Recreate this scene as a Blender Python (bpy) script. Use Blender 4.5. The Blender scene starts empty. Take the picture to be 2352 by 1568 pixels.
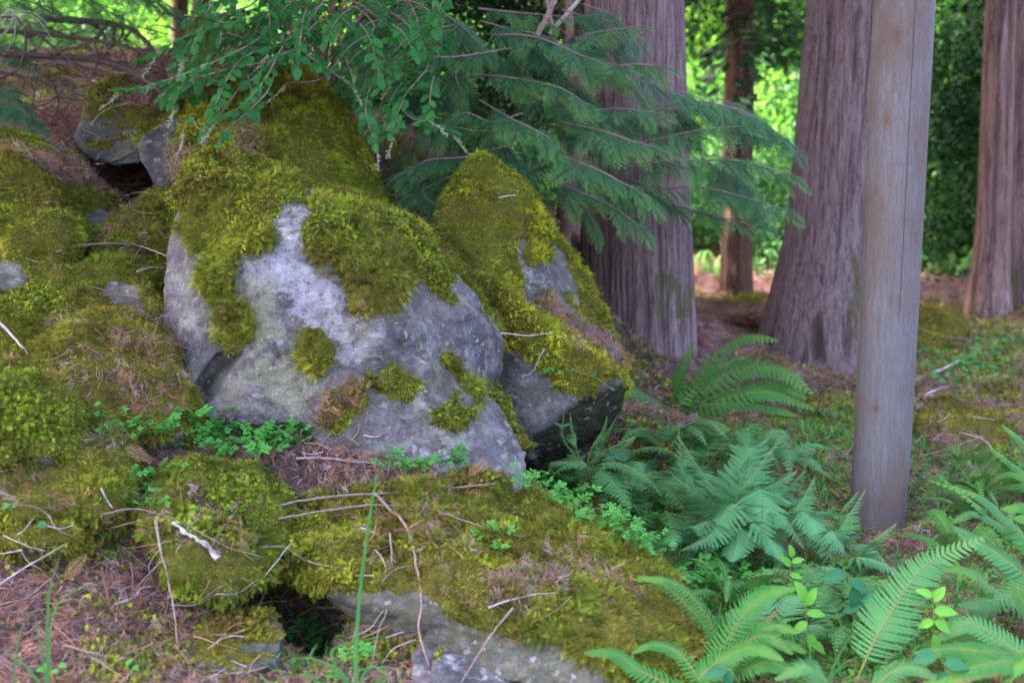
import bpy, bmesh, math, random
import numpy as np
from mathutils import Vector, Matrix, Euler
from mathutils.bvhtree import BVHTree

R = math.radians
random.seed(7)
rng = np.random.default_rng(11)
scene = bpy.context.scene
COL = scene.collection

# ------------------------------------------------------------------ camera, sky, sun, exposure
PITCH = R(7.0); CAMZ = 1.5; LENS = 50.0
cam_data = bpy.data.cameras.new('camera'); cam = bpy.data.objects.new('camera', cam_data)
COL.objects.link(cam); scene.camera = cam
cam.location = (0, 0, CAMZ); cam.rotation_euler = (R(90) - PITCH, 0, 0)
cam_data.lens = LENS; cam_data.sensor_width = 36; cam_data.clip_start = 0.05; cam_data.clip_end = 400
cam_data.dof.use_dof = True; cam_data.dof.focus_distance = 5.3; cam_data.dof.aperture_fstop = 2.2

SUN_EL, SUN_AZ = 52.0, -78.0        # azimuth measured from +Y towards +X
sd = Vector((math.sin(R(SUN_AZ)) * math.cos(R(SUN_EL)), math.cos(R(SUN_AZ)) * math.cos(R(SUN_EL)), math.sin(R(SUN_EL))))
sun_data = bpy.data.lights.new('sun', 'SUN'); sun = bpy.data.objects.new('sun', sun_data); COL.objects.link(sun)
sun_data.energy = 3.6; sun_data.angle = R(0.53); sun_data.color = (1, 0.93, 0.82)
sun.rotation_euler = sd.to_track_quat('Z', 'Y').to_euler(); sun.location = sd * 60

world = bpy.data.worlds.new('World'); scene.world = world; world.use_nodes = True
wn = world.node_tree.nodes; wl = world.node_tree.links; wn.clear()
sky = wn.new('ShaderNodeTexSky'); sky.sky_type = 'NISHITA'; sky.sun_disc = False
sky.sun_elevation = R(SUN_EL); sky.sun_rotation = R(SUN_AZ); sky.air_density = 0.8; sky.dust_density = 6.0; sky.ozone_density = 0.4
bg = wn.new('ShaderNodeBackground'); bg.inputs[1].default_value = 0.15
wo = wn.new('ShaderNodeOutputWorld'); wl.new(sky.outputs[0], bg.inputs[0]); wl.new(bg.outputs[0], wo.inputs[0])

scene.view_settings.view_transform = 'Standard'; scene.view_settings.look = 'None'
scene.view_settings.exposure = 3.52; scene.view_settings.gamma = 1.0; scene.view_settings.use_curve_mapping = False
scene.cycles.max_bounces = 6; scene.cycles.diffuse_bounces = 4; scene.cycles.glossy_bounces = 2
scene.cycles.transmission_bounces = 3; scene.cycles.transparent_max_bounces = 6
scene.cycles.use_denoising = True
scene.cycles.sample_clamp_indirect = 4.0

# ------------------------------------------------------------------ pixels of the photograph (2352 x 1568) to the place and back
FPX = 2352 * LENS / 36.0
cp, sp = math.cos(PITCH), math.sin(PITCH)
def ray(px, py):
    a = (px - 1176) / FPX; b = -(py - 784) / FPX
    return Vector((a, cp + b * sp, -sp + b * cp))
def at(px, py, Y):
    r = ray(px, py); r *= Y / r.y
    return Vector((r.x, r.y, r.z + CAMZ))
def proj(P):
    P = np.asarray(P, dtype=float)
    x, y, z = P[..., 0], P[..., 1], P[..., 2] - CAMZ
    d = np.maximum(y * cp - z * sp, 1e-4)
    return np.stack([x / d * FPX + 1176, 784 - (y * sp + z * cp) / d * FPX], -1)

# ------------------------------------------------------------------ noise
def _hash(ix, iy, iz, seed):
    with np.errstate(over='ignore'):
        n = (ix.astype(np.int64) * 374761393 + iy.astype(np.int64) * 668265263 + iz.astype(np.int64) * 1274126177 + seed * 974634777) & 0xffffffff
        n = ((n ^ (n >> 13)) * 1274126177) & 0xffffffff
        n = ((n ^ (n >> 16)) * 2246822519) & 0xffffffff
        n = n ^ (n >> 15)
    return (n & 0xffffff) / float(0xffffff) * 2 - 1
def noise(P, f=1.0, seed=0):
    P = np.asarray(P, dtype=float) * f + seed * 17.13
    i = np.floor(P).astype(np.int64); t = P - i; t = t * t * (3 - 2 * t)
    out = 0
    for dx in (0, 1):
        wx = t[..., 0] if dx else 1 - t[..., 0]
        for dy in (0, 1):
            wy = t[..., 1] if dy else 1 - t[..., 1]
            for dz in (0, 1):
                wz = t[..., 2] if dz else 1 - t[..., 2]
                out = out + wx * wy * wz * _hash(i[..., 0] + dx, i[..., 1] + dy, i[..., 2] + dz, seed)
    return out
def fbm(P, f=1.0, seed=0, oct=4, gain=0.5):
    s = 0; a = 1.0; tot = 0
    for o in range(oct):
        s = s + a * noise(P, f * 2.03 ** o, seed + o); tot += a; a *= gain
    return s / tot * 1.5
def sstep(a, b, x):
    t = np.clip((x - a) / (b - a), 0, 1); return t * t * (3 - 2 * t)
def poly_sd(uv, poly):
    """signed distance in pixels, positive inside"""
    poly = np.asarray(poly, dtype=float); A = poly; B = np.roll(poly, -1, 0)
    d = np.full(len(uv), 1e9); inside = np.zeros(len(uv), bool)
    for a, b in zip(A, B):
        ab = b - a; ap = uv - a
        t = np.clip((ap @ ab) / max(ab @ ab, 1e-9), 0, 1)
        d = np.minimum(d, np.hypot(*(ap - t[:, None] * ab).T))
        c = ((a[1] > uv[:, 1]) != (b[1] > uv[:, 1])) & (uv[:, 0] < (b[0] - a[0]) * (uv[:, 1] - a[1]) / (b[1] - a[1] + 1e-12) + a[0])
        inside ^= c
    return np.where(inside, d, -d)

# ------------------------------------------------------------------ objects
def link(o, parent=None):
    COL.objects.link(o)
    if parent is not None: o.parent = parent
    return o
def tag(o, label=None, cat=None, group=None, kind=None):
    if label: o['label'] = label
    if cat: o['category'] = cat
    if group: o['group'] = group
    if kind: o['kind'] = kind
    return o
def empty(name, loc, label=None, cat=None, group=None):
    o = bpy.data.objects.new(name, None); o.location = loc; o.empty_display_size = 0.1
    link(o); return tag(o, label, cat, group)
def mesh(name, V, F, mat=None, smooth=True, uv=None, attrs=None):
    me = bpy.data.meshes.new(name)
    V = np.asarray(V, dtype=np.float32).reshape(-1, 3)
    if isinstance(F, np.ndarray) and F.ndim == 2:
        me.vertices.add(len(V)); me.vertices.foreach_set('co', V.ravel())
        n, k = F.shape
        me.loops.add(n * k); me.loops.foreach_set('vertex_index', F.astype(np.int32).ravel())
        me.polygons.add(n); me.polygons.foreach_set('loop_start', np.arange(0, n * k, k, dtype=np.int32))
        me.update(calc_edges=True)
    else:
        me.from_pydata([tuple(v) for v in V.tolist()], [], [tuple(f) for f in F])
    if smooth and len(me.polygons): me.polygons.foreach_set('use_smooth', np.ones(len(me.polygons), bool))
    for k, a in (attrs or {}).items():
        a = np.asarray(a, dtype=np.float32)
        if a.ndim == 1:
            at_ = me.attributes.new(k, 'FLOAT', 'POINT'); at_.data.foreach_set('value', a)
        else:
            at_ = me.attributes.new(k, 'FLOAT_VECTOR', 'POINT'); at_.data.foreach_set('vector', a.ravel())
    if mat: me.materials.append(mat)
    me.update()
    return me
def obj(name, me, parent=None, loc=(0, 0, 0)):
    o = bpy.data.objects.new(name, me); o.location = loc
    return link(o, parent)

# ------------------------------------------------------------------ materials
class N:
    def __init__(s, name):
        s.m = bpy.data.materials.new(name); s.m.use_nodes = True
        s.t = s.m.node_tree; s.t.nodes.clear(); s.out = s.t.nodes.new('ShaderNodeOutputMaterial')
    def n(s, typ, ins=None, **kw):
        nd = s.t.nodes.new('ShaderNode' + typ)
        for k, v in kw.items(): setattr(nd, k, v)
        for k, v in (ins or {}).items(): s.set(nd.inputs[k], v)
        return nd
    def set(s, inp, v):
        if isinstance(v, bpy.types.NodeSocket): s.t.links.new(v, inp)
        elif isinstance(v, bpy.types.Node): s.t.links.new(v.outputs[0], inp)
        else: inp.default_value = v if not isinstance(v, tuple) or len(v) != 3 or inp.type != 'RGBA' else (*v, 1)
    def noise(s, scale, detail=4, rough=0.55, vec=None, dist=0.0):
        nd = s.n('TexNoise', {'Scale': scale, 'Detail': detail, 'Roughness': rough, 'Distortion': dist})
        if vec is not None: s.set(nd.inputs['Vector'], vec)
        return nd.outputs['Fac']
    def coords(s, sc=(1, 1, 1)):
        tc = s.n('TexCoord'); mp = s.n('Mapping', {'Vector': tc.outputs['Object'], 'Scale': sc}); return mp.outputs[0]
    def ramp(s, fac, stops):
        r = s.n('ValToRGB', {'Fac': fac}); e = r.color_ramp.elements
        while len(e) < len(stops): e.new(0.5)
        for el, (p, c) in zip(e, stops):
            el.position = p; el.color = (*c, 1) if isinstance(c, tuple) else (c, c, c, 1)
        return r.outputs[0]
    def mix(s, f, a, b, mode='MIX'):
        nd = s.n('Mix', data_type='RGBA', blend_type=mode)
        s.set(nd.inputs[0], f); s.set(nd.inputs[6], a); s.set(nd.inputs[7], b); return nd.outputs[2]
    def math(s, op, a, b=0.0, clamp=False):
        nd = s.n('Math', {0: a, 1: b}, operation=op, use_clamp=clamp); return nd.outputs[0]
    def attr(s, name, typ='GEOMETRY', out='Fac'):
        return s.n('Attribute', attribute_name=name, attribute_type=typ).outputs[out]
    def bump(s, h, strength=0.5, dist=0.01, prev=None):
        b = s.n('Bump', {'Height': h, 'Strength': strength, 'Distance': dist})
        if prev is not None: s.set(b.inputs['Normal'], prev)
        return b.outputs[0]
    def surf(s, color, rough=0.8, normal=None, spec=0.3, trans=None, tmix=0.35):
        p = s.n('BsdfPrincipled', {'Base Color': color, 'Roughness': rough, 'Specular IOR Level': spec})
        if normal is not None: s.set(p.inputs['Normal'], normal)
        o = p.outputs[0]
        if trans is not None:
            t = s.n('BsdfTranslucent', {'Color': trans}); m = s.n('MixShader', {0: tmix, 1: o, 2: t.outputs[0]}); o = m.outputs[0]
        s.t.links.new(o, s.out.inputs[0]); return s.m

def leaf_mat(name, c1, c2, tipc=None, trans=0.35, rough=0.5, spec=0.3, inst=True, var=0.35):
    spec *= .5; rough = max(rough, .5)
    """foliage: per-piece random shade between c1 and c2, vein colour by the attribute 'tip'"""
    m = N(name)
    rnd = m.n('ObjectInfo').outputs['Random']
    nz = m.noise(35, 2, vec=m.coords())
    f = m.math('ADD', m.math('MULTIPLY', rnd, 0.8), m.math('MULTIPLY', nz, 0.4), True)
    col = m.mix(f, c1, c2)
    if tipc is not None: col = m.mix(m.attr('tip'), col, tipc)
    tr = m.mix(0.5, col, (0.5, 0.7, 0.08), 'MIX')
    tr = m.mix(0.7, tr, col)
    return m.surf(col, rough, spec=spec, trans=tr, tmix=trans)

def inst_mat(name, trans=0.3, rough=0.7, mul=1.0):
    """colour comes from each scattered piece's own tint"""
    m = N(name)
    col = m.n('Attribute', attribute_name='tint', attribute_type='INSTANCER').outputs['Color']
    if mul != 1.0: col = m.mix(1.0, col, (mul, mul, mul), 'MULTIPLY')
    col = m.mix(m.attr('tip'), col, m.mix(1.0, col, (1.45, 1.45, 1.2), 'MULTIPLY'))
    return m.surf(col, rough, spec=0.2, trans=col, tmix=trans) if trans else m.surf(col, rough, spec=0.2)

# ------------------------------------------------------------------ scattering (moss, litter, undergrowth: what nobody could count)
_groups = {}
def scatter_group(key, sources):
    if key in _groups: return _groups[key]
    g = bpy.data.node_groups.new('scatter_' + key, 'GeometryNodeTree')
    g.interface.new_socket('Geometry', in_out='INPUT', socket_type='NodeSocketGeometry')
    g.interface.new_socket('Geometry', in_out='OUTPUT', socket_type='NodeSocketGeometry')
    nd, ln = g.nodes, g.links
    gi = nd.new('NodeGroupInput'); go = nd.new('NodeGroupOutput')
    def na(name, dt):
        a = nd.new('GeometryNodeInputNamedAttribute'); a.data_type = dt; a.inputs[0].default_value = name; return a.outputs[0]
    cmp_ = nd.new('FunctionNodeCompare'); cmp_.data_type = 'FLOAT'; cmp_.operation = 'GREATER_THAN'
    ln.new(na('scl', 'FLOAT'), cmp_.inputs[0]); cmp_.inputs[1].default_value = 1e-5
    mp = nd.new('GeometryNodeMeshToPoints'); ln.new(gi.outputs[0], mp.inputs['Mesh']); ln.new(cmp_.outputs[0], mp.inputs['Selection'])
    jo = nd.new('GeometryNodeJoinGeometry')
    for s_ in reversed(sources):
        oi = nd.new('GeometryNodeObjectInfo'); oi.inputs['Object'].default_value = s_
        ti = nd.new('GeometryNodeGeometryToInstance'); ln.new(oi.outputs['Geometry'], ti.inputs[0]); ln.new(ti.outputs[0], jo.inputs[0])
    ip = nd.new('GeometryNodeInstanceOnPoints')
    ln.new(mp.outputs[0], ip.inputs['Points']); ln.new(jo.outputs[0], ip.inputs['Instance'])
    ip.inputs['Pick Instance'].default_value = True
    idx = nd.new('FunctionNodeFloatToInt'); ln.new(na('idx', 'FLOAT'), idx.inputs[0])
    ln.new(idx.outputs[0], ip.inputs['Instance Index'])
    er = nd.new('FunctionNodeEulerToRotation'); ln.new(na('rot', 'FLOAT_VECTOR'), er.inputs[0])
    ln.new(er.outputs[0], ip.inputs['Rotation']); ln.new(na('scl', 'FLOAT'), ip.inputs['Scale'])
    j2 = nd.new('GeometryNodeJoinGeometry'); ln.new(ip.outputs[0], j2.inputs[0]); ln.new(gi.outputs[0], j2.inputs[0])
    ln.new(j2.outputs[0], go.inputs[0])
    _groups[key] = g
    return g
def euler_from(Z, spin):
    """vectorised rotation whose local Z is Z, spun about it"""
    Z = Z / np.maximum(np.linalg.norm(Z, axis=1, keepdims=True), 1e-9)
    ref = np.where(np.abs(Z[:, 2:3]) < 0.95, np.array([[0, 0, 1.0]]), np.array([[1.0, 0, 0]]))
    X = np.cross(ref, Z); X /= np.linalg.norm(X, axis=1, keepdims=True); Y = np.cross(Z, X)
    c, s = np.cos(spin)[:, None], np.sin(spin)[:, None]
    X2 = X * c + Y * s; Y2 = -X * s + Y * c
    # matrix columns X2,Y2,Z ; XYZ euler
    ry = -np.arcsin(np.clip(X2[:, 2], -1, 1))
    rx = np.arctan2(Y2[:, 2], Z[:, 2]); rz = np.arctan2(X2[:, 1], X2[:, 0])
    return np.stack([rx, ry, rz], 1)
def scatter_obj(name, P, rot, scl, idx, tint, key, sources, parent=None, base=None, basemat=None, origin=(0, 0, 0)):
    """one stuff object: optional base mesh + scattered pieces"""
    origin = np.asarray(origin, dtype=float)
    P = np.asarray(P) - origin
    if base is not None:
        BV, BF = base; BV = np.asarray(BV) - origin; nb = len(BV)
    else: BV = np.zeros((0, 3)); BF = np.zeros((0, 4), int); nb = 0
    V = np.vstack([BV, P])
    z = lambda a, w=None: np.concatenate([np.zeros(nb) if w is None else np.zeros((nb, w)), a])
    me = mesh(name, V, np.asarray(BF), basemat or sources[0].data.materials[0],
              attrs={'rot': z(rot, 3), 'scl': z(scl), 'idx': z(idx.astype(float)), 'tint': z(tint, 3)})
    o = obj(name, me, parent); o['kind'] = 'stuff'
    if parent is None: o.location = origin
    md = o.modifiers.new('scatter', 'NODES'); md.node_group = scatter_group(key, sources)
    return o
def source(name, me):
    return bpy.data.objects.new(name, me)

# small pieces ----------------------------------------------------------------
def feather(pairs, width, curve, seed, taper=1.0, double=False):
    """a flat feathery shoot along +Z, length 1"""
    r = random.Random(seed); V = []; F = []; T = []
    def q(a, b, c, ta=0, tb=0, tc=0.0):
        i = len(V); V.extend([a, b, c]); F.append((i, i + 1, i + 2)); T.extend([ta, tb, tc])
    for k in range(pairs):
        t = (k + 0.6) / pairs; z = t * 0.95
        y = curve * t * t; w = width * (math.sin(math.pi * min(1, t * 0.75 + 0.22))) * r.uniform(0.75, 1.15) * taper
        for s in (-1, 1):
            lift = r.uniform(-0.15, 0.15)
            q((0, y, z - 0.045), (0, y, z + 0.05), (s * w, y + lift * w, z + w * r.uniform(0.5, 0.9)), t * 0.4, t * 0.4, 0.4 + 0.6 * t)
    q((-0.03, curve * 0.8, 0.85), (0.03, curve * 0.8, 0.85), (0, curve * 1.1, 1.06), .5, .5, 1)
    return V, F, T
def star(seed, n=7):
    r = random.Random(seed); V = []; F = []; T = []
    for lv, (z, l) in enumerate(((0.25, .32), (0.55, .38), (0.85, .34))):
        for k in range(n):
            a = 2 * math.pi * (k + 0.5 * lv + r.uniform(-.2, .2)) / n; i = len(V)
            ca, sa = math.cos(a), math.sin(a); w = .09
            V += [(-sa * w, ca * w, z), (sa * w, -ca * w, z), (ca * l, sa * l, z + l * r.uniform(.3, 1.1))]
            F.append((i, i + 1, i + 2)); T += [.1 + .3 * lv, .1 + .3 * lv, .3 + .3 * lv]
    return V, F, T
# ------------------------------------------------------------------ surface materials
def rock_mat(name, base, dark, pale, lichen_amt=0.5, green=0.0, scale=1.0):
    m = N(name); co = m.coords((scale,) * 3)
    big = m.noise(3.2, 5, 0.6, co, 0.4); med = m.noise(14, 6, 0.65, co, 0.3); fine = m.noise(90, 5, 0.7, co)
    c = m.mix(m.ramp(big, [(0.35, 0.0), (0.65, 1.0)]), dark, base)
    c = m.mix(m.math('MULTIPLY', m.ramp(med, [(0.45, 0.0), (0.62, 1.0)]), 0.6), c, pale)
    # lichen crusts
    l1 = m.noise(7.5, 7, 0.72, co, 0.2)
    lm = m.math('ADD', m.ramp(l1, [(0.60 - 0.05 * lichen_amt, 0.0), (0.63 - 0.05 * lichen_amt, 1.0)]), 0)
    c = m.mix(m.math('MULTIPLY', lm, 0.75 * lichen_amt), c, (0.33, 0.34, 0.30))
    l2 = m.noise(5.0, 8, 0.75, m.coords((scale * 1.3, scale * 1.3, scale * 0.9)))
    c = m.mix(m.math('MULTIPLY', m.ramp(l2, [(0.585, 0.0), (0.60, 1.0)]), 0.5), c, (0.27, 0.22, 0.13))
    # the attribute 'lichen' marks the big pale crusts, 'lich2' the yellowish ones
    edge = m.math('MULTIPLY', m.math('SUBTRACT', m.noise(28, 8, 0.78, co), 0.5), 2.6)
    a1 = m.math('ADD', m.math('MULTIPLY', m.attr('lichen'), .9), m.math('MULTIPLY', edge, 1.5))
    c = m.mix(m.math('MULTIPLY', m.ramp(a1, [(0.40, 0.0), (0.75, 1.0)]), 0.85), c, m.mix(m.ramp(med, [(.35, 0.), (.65, 1.)]), (0.26, 0.24, 0.285), (0.47, 0.44, 0.52)))
    a2 = m.math('ADD', m.math('MULTIPLY', m.attr('lich2'), .8), m.math('MULTIPLY', edge, 1.5))
    c = m.mix(m.math('MULTIPLY', m.ramp(a2, [(0.45, 0.0), (0.6, 1.0)]), 0.65), c, (0.25, 0.25, 0.175))
    a3 = m.math('ADD', m.attr('painted_shade'), m.math('MULTIPLY', edge, 0.5))
    c = m.mix(m.math('MULTIPLY', m.ramp(a3, [(0.3, 0.0), (0.8, 1.0)]), 0.85), c, (0.022, 0.026, 0.010))  # near-black tint paints shade into the underside and recesses
    c = m.mix(0.5, c, m.mix(1.0, c, m.ramp(fine, [(0.3, 0.35), (0.7, 1.5)]), 'MULTIPLY'))
    sp = m.noise(30, 3, .5, co); c = m.mix(m.math('MULTIPLY', m.ramp(sp, [(.655, 0.), (.67, 1.)]), .7), c, (.36, .35, .36))
    pt = m.noise(60, 4, .7, co); c = m.mix(m.math('MULTIPLY', m.ramp(pt, [(.33, 1.), (.37, 0.)]), .6), c, (.045, .038, .042))
    # layered, pitted relief
    st = m.noise(9, 6, 0.7, m.coords((scale * 1.0, scale * 1.0, scale * 1.9)), 0.8)
    h = m.math('ADD', m.math('MULTIPLY', st, 1.0), m.math('ADD', m.math('MULTIPLY', med, 0.8), m.math('MULTIPLY', fine, 0.35)))
    #crk = m.n('TexVoronoi', {'Scale': 4.2 * scale, 'Vector': m.mix(0.12, co, m.n('TexNoise', {'Scale': 6.0}).outputs[1])}, feature='DISTANCE_TO_EDGE').outputs[0]
    fl = m.math('MULTIPLY', m.attr('film'), m.ramp(m.noise(34, 7, .8, co), [(.42, 0.), (.62, 1.)]))
    c = m.mix(m.math('MULTIPLY', fl, .8), c, (.085, .08, .028))
    nrm = m.bump(h, 1.0, 0.022)
    return m.surf(c, 0.9, nrm, 0.12)

def bark_mat(name, c1, c2, pale, ridge=24, green=0.0):
    m = N(name)
    co = m.coords((1, 1, 0.085)); co2 = m.coords((1, 1, 0.3))
    s1 = m.noise(ridge, 6, 0.75, co, 0.1); s2 = m.noise(ridge * 3, 4, 0.7, co); b = m.noise(3, 4, 0.6, co2)
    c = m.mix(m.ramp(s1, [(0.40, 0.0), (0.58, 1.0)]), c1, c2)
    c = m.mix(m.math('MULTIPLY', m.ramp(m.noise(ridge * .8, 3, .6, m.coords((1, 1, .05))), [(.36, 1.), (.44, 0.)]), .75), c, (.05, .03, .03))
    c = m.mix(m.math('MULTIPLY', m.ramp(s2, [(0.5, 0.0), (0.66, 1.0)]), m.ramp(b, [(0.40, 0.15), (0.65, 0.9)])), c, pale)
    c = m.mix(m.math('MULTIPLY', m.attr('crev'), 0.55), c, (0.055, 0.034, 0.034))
    g = m.math('MULTIPLY', m.attr('mossy'), m.math('MULTIPLY', m.noise(16, 7, 0.75, co2), 1.15))
    c = m.mix(m.math('MULTIPLY', m.ramp(g, [(0.45, 0.0), (0.7, 1.0)]), 0.85), c, (0.085, 0.095, 0.022))
    h = m.math('ADD', m.math('MULTIPLY', s1, 1.0), m.math('MULTIPLY', s2, 0.5))
    return m.surf(c, 0.9, m.bump(h, 0.9, 0.02), 0.15)

M_ROCK = rock_mat('grey_violet_rock', (0.185, 0.160, 0.175), (0.080, 0.066, 0.076), (0.28, 0.255, 0.28), 0.75)
M_ROCK2 = rock_mat('dark_grey_rock', (0.14, 0.13, 0.145), (0.075, 0.070, 0.080), (0.20, 0.19, 0.20), 0.4)
M_SLAB = rock_mat('smooth_grey_rock', (0.150, 0.145, 0.135), (0.075, 0.075, 0.066), (0.21, 0.20, 0.19), 0.25)
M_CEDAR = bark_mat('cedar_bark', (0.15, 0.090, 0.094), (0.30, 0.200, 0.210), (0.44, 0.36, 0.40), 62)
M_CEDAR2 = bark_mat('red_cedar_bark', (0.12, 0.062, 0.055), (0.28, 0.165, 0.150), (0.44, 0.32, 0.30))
M_DARKBARK = bark_mat('dark_bark', (0.03, 0.018, 0.014), (0.13, 0.07, 0.05), (0.2, 0.12, 0.09), 10)

def mk_moss_base():
    m = N('moss_mat'); n1 = m.noise(40, 5, 0.7, m.coords()); n2 = m.noise(6, 4, 0.6, m.coords())
    c = m.mix(n2, (0.085, 0.085, 0.014), (0.11, 0.075, 0.028)); c = m.mix(m.ramp(n1, [(0.4, 0.0), (0.7, 1.0)]), c, (0.15, 0.15, 0.02))
    return m.surf(c, 0.95, m.bump(n1, 1.0, 0.02), 0.05)
M_MOSSBASE = mk_moss_base()
M_TUFT = inst_mat('moss_shoots', 0.3, 0.75)
M_BIT = inst_mat('litter_bits', 0.0, 0.85)
M_GREENBIT = inst_mat('small_leaves', 0.35, 0.5)

def mk_ground():
    m = N('forest_floor'); co = m.coords()
    n1 = m.noise(2.2, 6, 0.65, co); n2 = m.noise(30, 6, 0.7, co); n3 = m.noise(120, 3, 0.7, co)
    c = m.mix(m.ramp(n2, [(0.35, 0.0), (0.65, 1.0)]), (0.045, 0.026, 0.028), (0.19, 0.112, 0.110))
    c = m.mix(m.ramp(n3, [(0.5, 0.0), (0.7, 0.8)]), c, (0.21, 0.14, 0.135))
    c = m.mix(m.math('MULTIPLY', m.attr('moss'), 0.9), c, m.mix(n2, (0.035, 0.04, 0.008), (0.10, 0.10, 0.02)))
    c = m.mix(m.math('MULTIPLY', m.attr('dark'), 0.85), c, (0.01, 0.008, 0.008))
    return m.surf(c, 0.95, m.bump(m.math('ADD', n2, m.math('MULTIPLY', n3, 0.4)), 1.0, 0.03), 0.1)
M_GROUND = mk_ground()

def src_from(name, vf, mat_):
    V, F, T = vf
    return source(name, mesh(name, V, F, mat_, smooth=False, attrs={'tip': T}))
TUFTS = [src_from('moss_shoot', feather(7, 0.26, c, s), M_TUFT) for s, c in ((1, .25), (2, .5), (3, -.1), (4, .35))] + \
        [src_from('moss_star', star(s), M_TUFT) for s in (5, 6)]
def stick_mesh(n=3, seed=0, r=0.02, bend=0.1):
    q = random.Random(seed); V = []; F = []
    for k in range(n + 1):
        t = k / n; x = math.sin(t * 3 + seed) * bend; y = math.cos(t * 2.3 + seed) * bend * .5; rr = r * (1 - 0.6 * t)
        for j in range(3):
            a = 2.094 * j; V.append((x + rr * math.cos(a), y + rr * math.sin(a), t))
    for k in range(n):
        for j in range(3):
            F.append((3 * k + j, 3 * k + (j + 1) % 3, 3 * k + 3 + (j + 1) % 3, 3 * k + 3 + j))
    return V, F
def needle_bunch(seed, n, spread, r):
    q = random.Random(seed); V = []; F = []
    for k in range(n):
        a = q.uniform(-.9, .9); ox, oy = q.uniform(-spread, spread), q.uniform(-spread, spread)
        L = q.uniform(.5, 1); d = Vector((math.sin(a), q.uniform(-.1, .25), math.cos(a))) * L
        sv, sf = stick_mesh(2, seed + k, r, .06); i = len(V)
        M_ = d.to_track_quat('Z', 'Y').to_matrix()
        V += [tuple(M_ @ (Vector(v) * L) + Vector((ox, oy, -.3 * L))) for v in sv]; F += [tuple(i + x for x in f) for f in sf]
    return V, F
NEEDLES = []
for s in range(3):
    V, F = needle_bunch(s, 9, .45, .028); NEEDLES.append(src_from('needle_bunch', (V, F, np.zeros(len(V))), M_BIT))
for s in range(3):
    V, F = stick_mesh(4, s, .022, .08); NEEDLES.append(src_from('thin_stick', (V, F, np.zeros(len(V))), M_BIT))
def leaf_flat(seed, n=3):
    q = random.Random(seed); V = []; F = []; T = []
    for k in range(n):
        a = 6.283 * k / n + q.uniform(-.3, .3); ca, sa = math.cos(a), math.sin(a); w = .28; i = len(V); h = q.uniform(.3, .7)
        pts = [(0.03, 0, 0), (.45, -w, h * .5), (.75, -w * .7, h * .55), (1, 0, h * .5), (.75, w * .7, h * .55), (.45, w, h * .5)]
        V += [(x * ca - y * sa, x * sa + y * ca, z) for x, y, z in pts]; F += [(i, i + 1, i + 5), (i + 1, i + 2, i + 4), (i + 1, i + 4, i + 5), (i + 2, i + 3, i + 4)]; T += [0, .3, .3, .5, .3, .3]
    return V, F, T
def blade_tuft(seed, n=6):
    q = random.Random(seed); V = []; F = []; T = []
    for k in range(n):
        a = q.uniform(0, 6.28); le = q.uniform(.3, .9); i = len(V); h = q.uniform(.6, 1)
        ca, sa = math.cos(a), math.sin(a); w = .035
        for t, ww in ((0, w), (.4, w * .9), (.75, w * .6)):
            r_ = le * t * t; V += [(ca * r_ - sa * ww, sa * r_ + ca * ww, h * t), (ca * r_ + sa * ww, sa * r_ - ca * ww, h * t)]
        V.append((ca * le, sa * le, h * .95)); T += [0, 0, .2, .2, .5, .5, .8]
        F += [(i, i + 1, i + 3), (i, i + 3, i + 2), (i + 2, i + 3, i + 5), (i + 2, i + 5, i + 4), (i + 4, i + 5, i + 6)]
    return V, F, T
COVER = [src_from('small_leaf', leaf_flat(s, n), M_GREENBIT) for s, n in ((1, 3), (2, 4), (3, 5))] + [src_from('blades', blade_tuft(s), M_GREENBIT) for s in (4, 5)]

# ------------------------------------------------------------------ ground
GP = [  # px, py, distance of points where the floor is seen or implied
 (0,1568,3.75),(500,1568,3.8),(950,1568,3.9),(1300,1640,3.9),(1700,1600,4.0),(2352,1600,4.0),(0,1400,4.0),(300,1400,4.0),
 (0,1200,4.35),(300,1120,4.55),(560,1040,4.75),(750,1040,4.85),(330,1000,4.9),(800,1500,4.1),(640,1440,4.25),
 (1250,1130,5.5),(1450,1280,4.9),(1650,1420,4.6),(1850,1450,4.5),(2200,1450,4.4),(1500,1100,5.8),(1750,1180,5.6),(2010,1215,5.6),(2352,1200,5.5),
 (1500,960,7.2),(1650,980,7.0),(1850,900,7.9),(1900,850,8.8),(2200,930,7.8),(2352,850,8.6),(2150,760,10.2),(2300,700,11.2),(2352,640,14.0),
 (1690,690,13.0),(1620,780,10.8),(1750,760,11),(1620,600,17),(1780,570,20),(2150,570,19),
 (480,978,4.88),(600,985,4.8),(720,985,4.8),(760,1010,4.75),(1000,1100,4.75),(1195,1150,4.85),(100,1010,4.72),(250,1020,4.68),(420,1000,4.78),(1440,960,5.95),(1240,1090,5.9),(960,510,6.9),(440,470,6.2),(200,540,6.0),(400,1390,4.15),(440,1540,3.95),(1000,1500,4.05),(1290,640,7.6),(1300,800,7.3),
 (160,560,5.8),(120,700,5.5),(30,820,5.1),(0,560,6.0),(380,480,6.3),(60,300,8.0),(150,200,9.5),(0,180,9.5),(300,150,9.8),(450,330,7.2),
 (700,300,8.2),(900,300,8.4),(600,170,10.0),(300,185,13.0),(100,190,13.0),(900,240,12),(600,200,13)]
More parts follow.
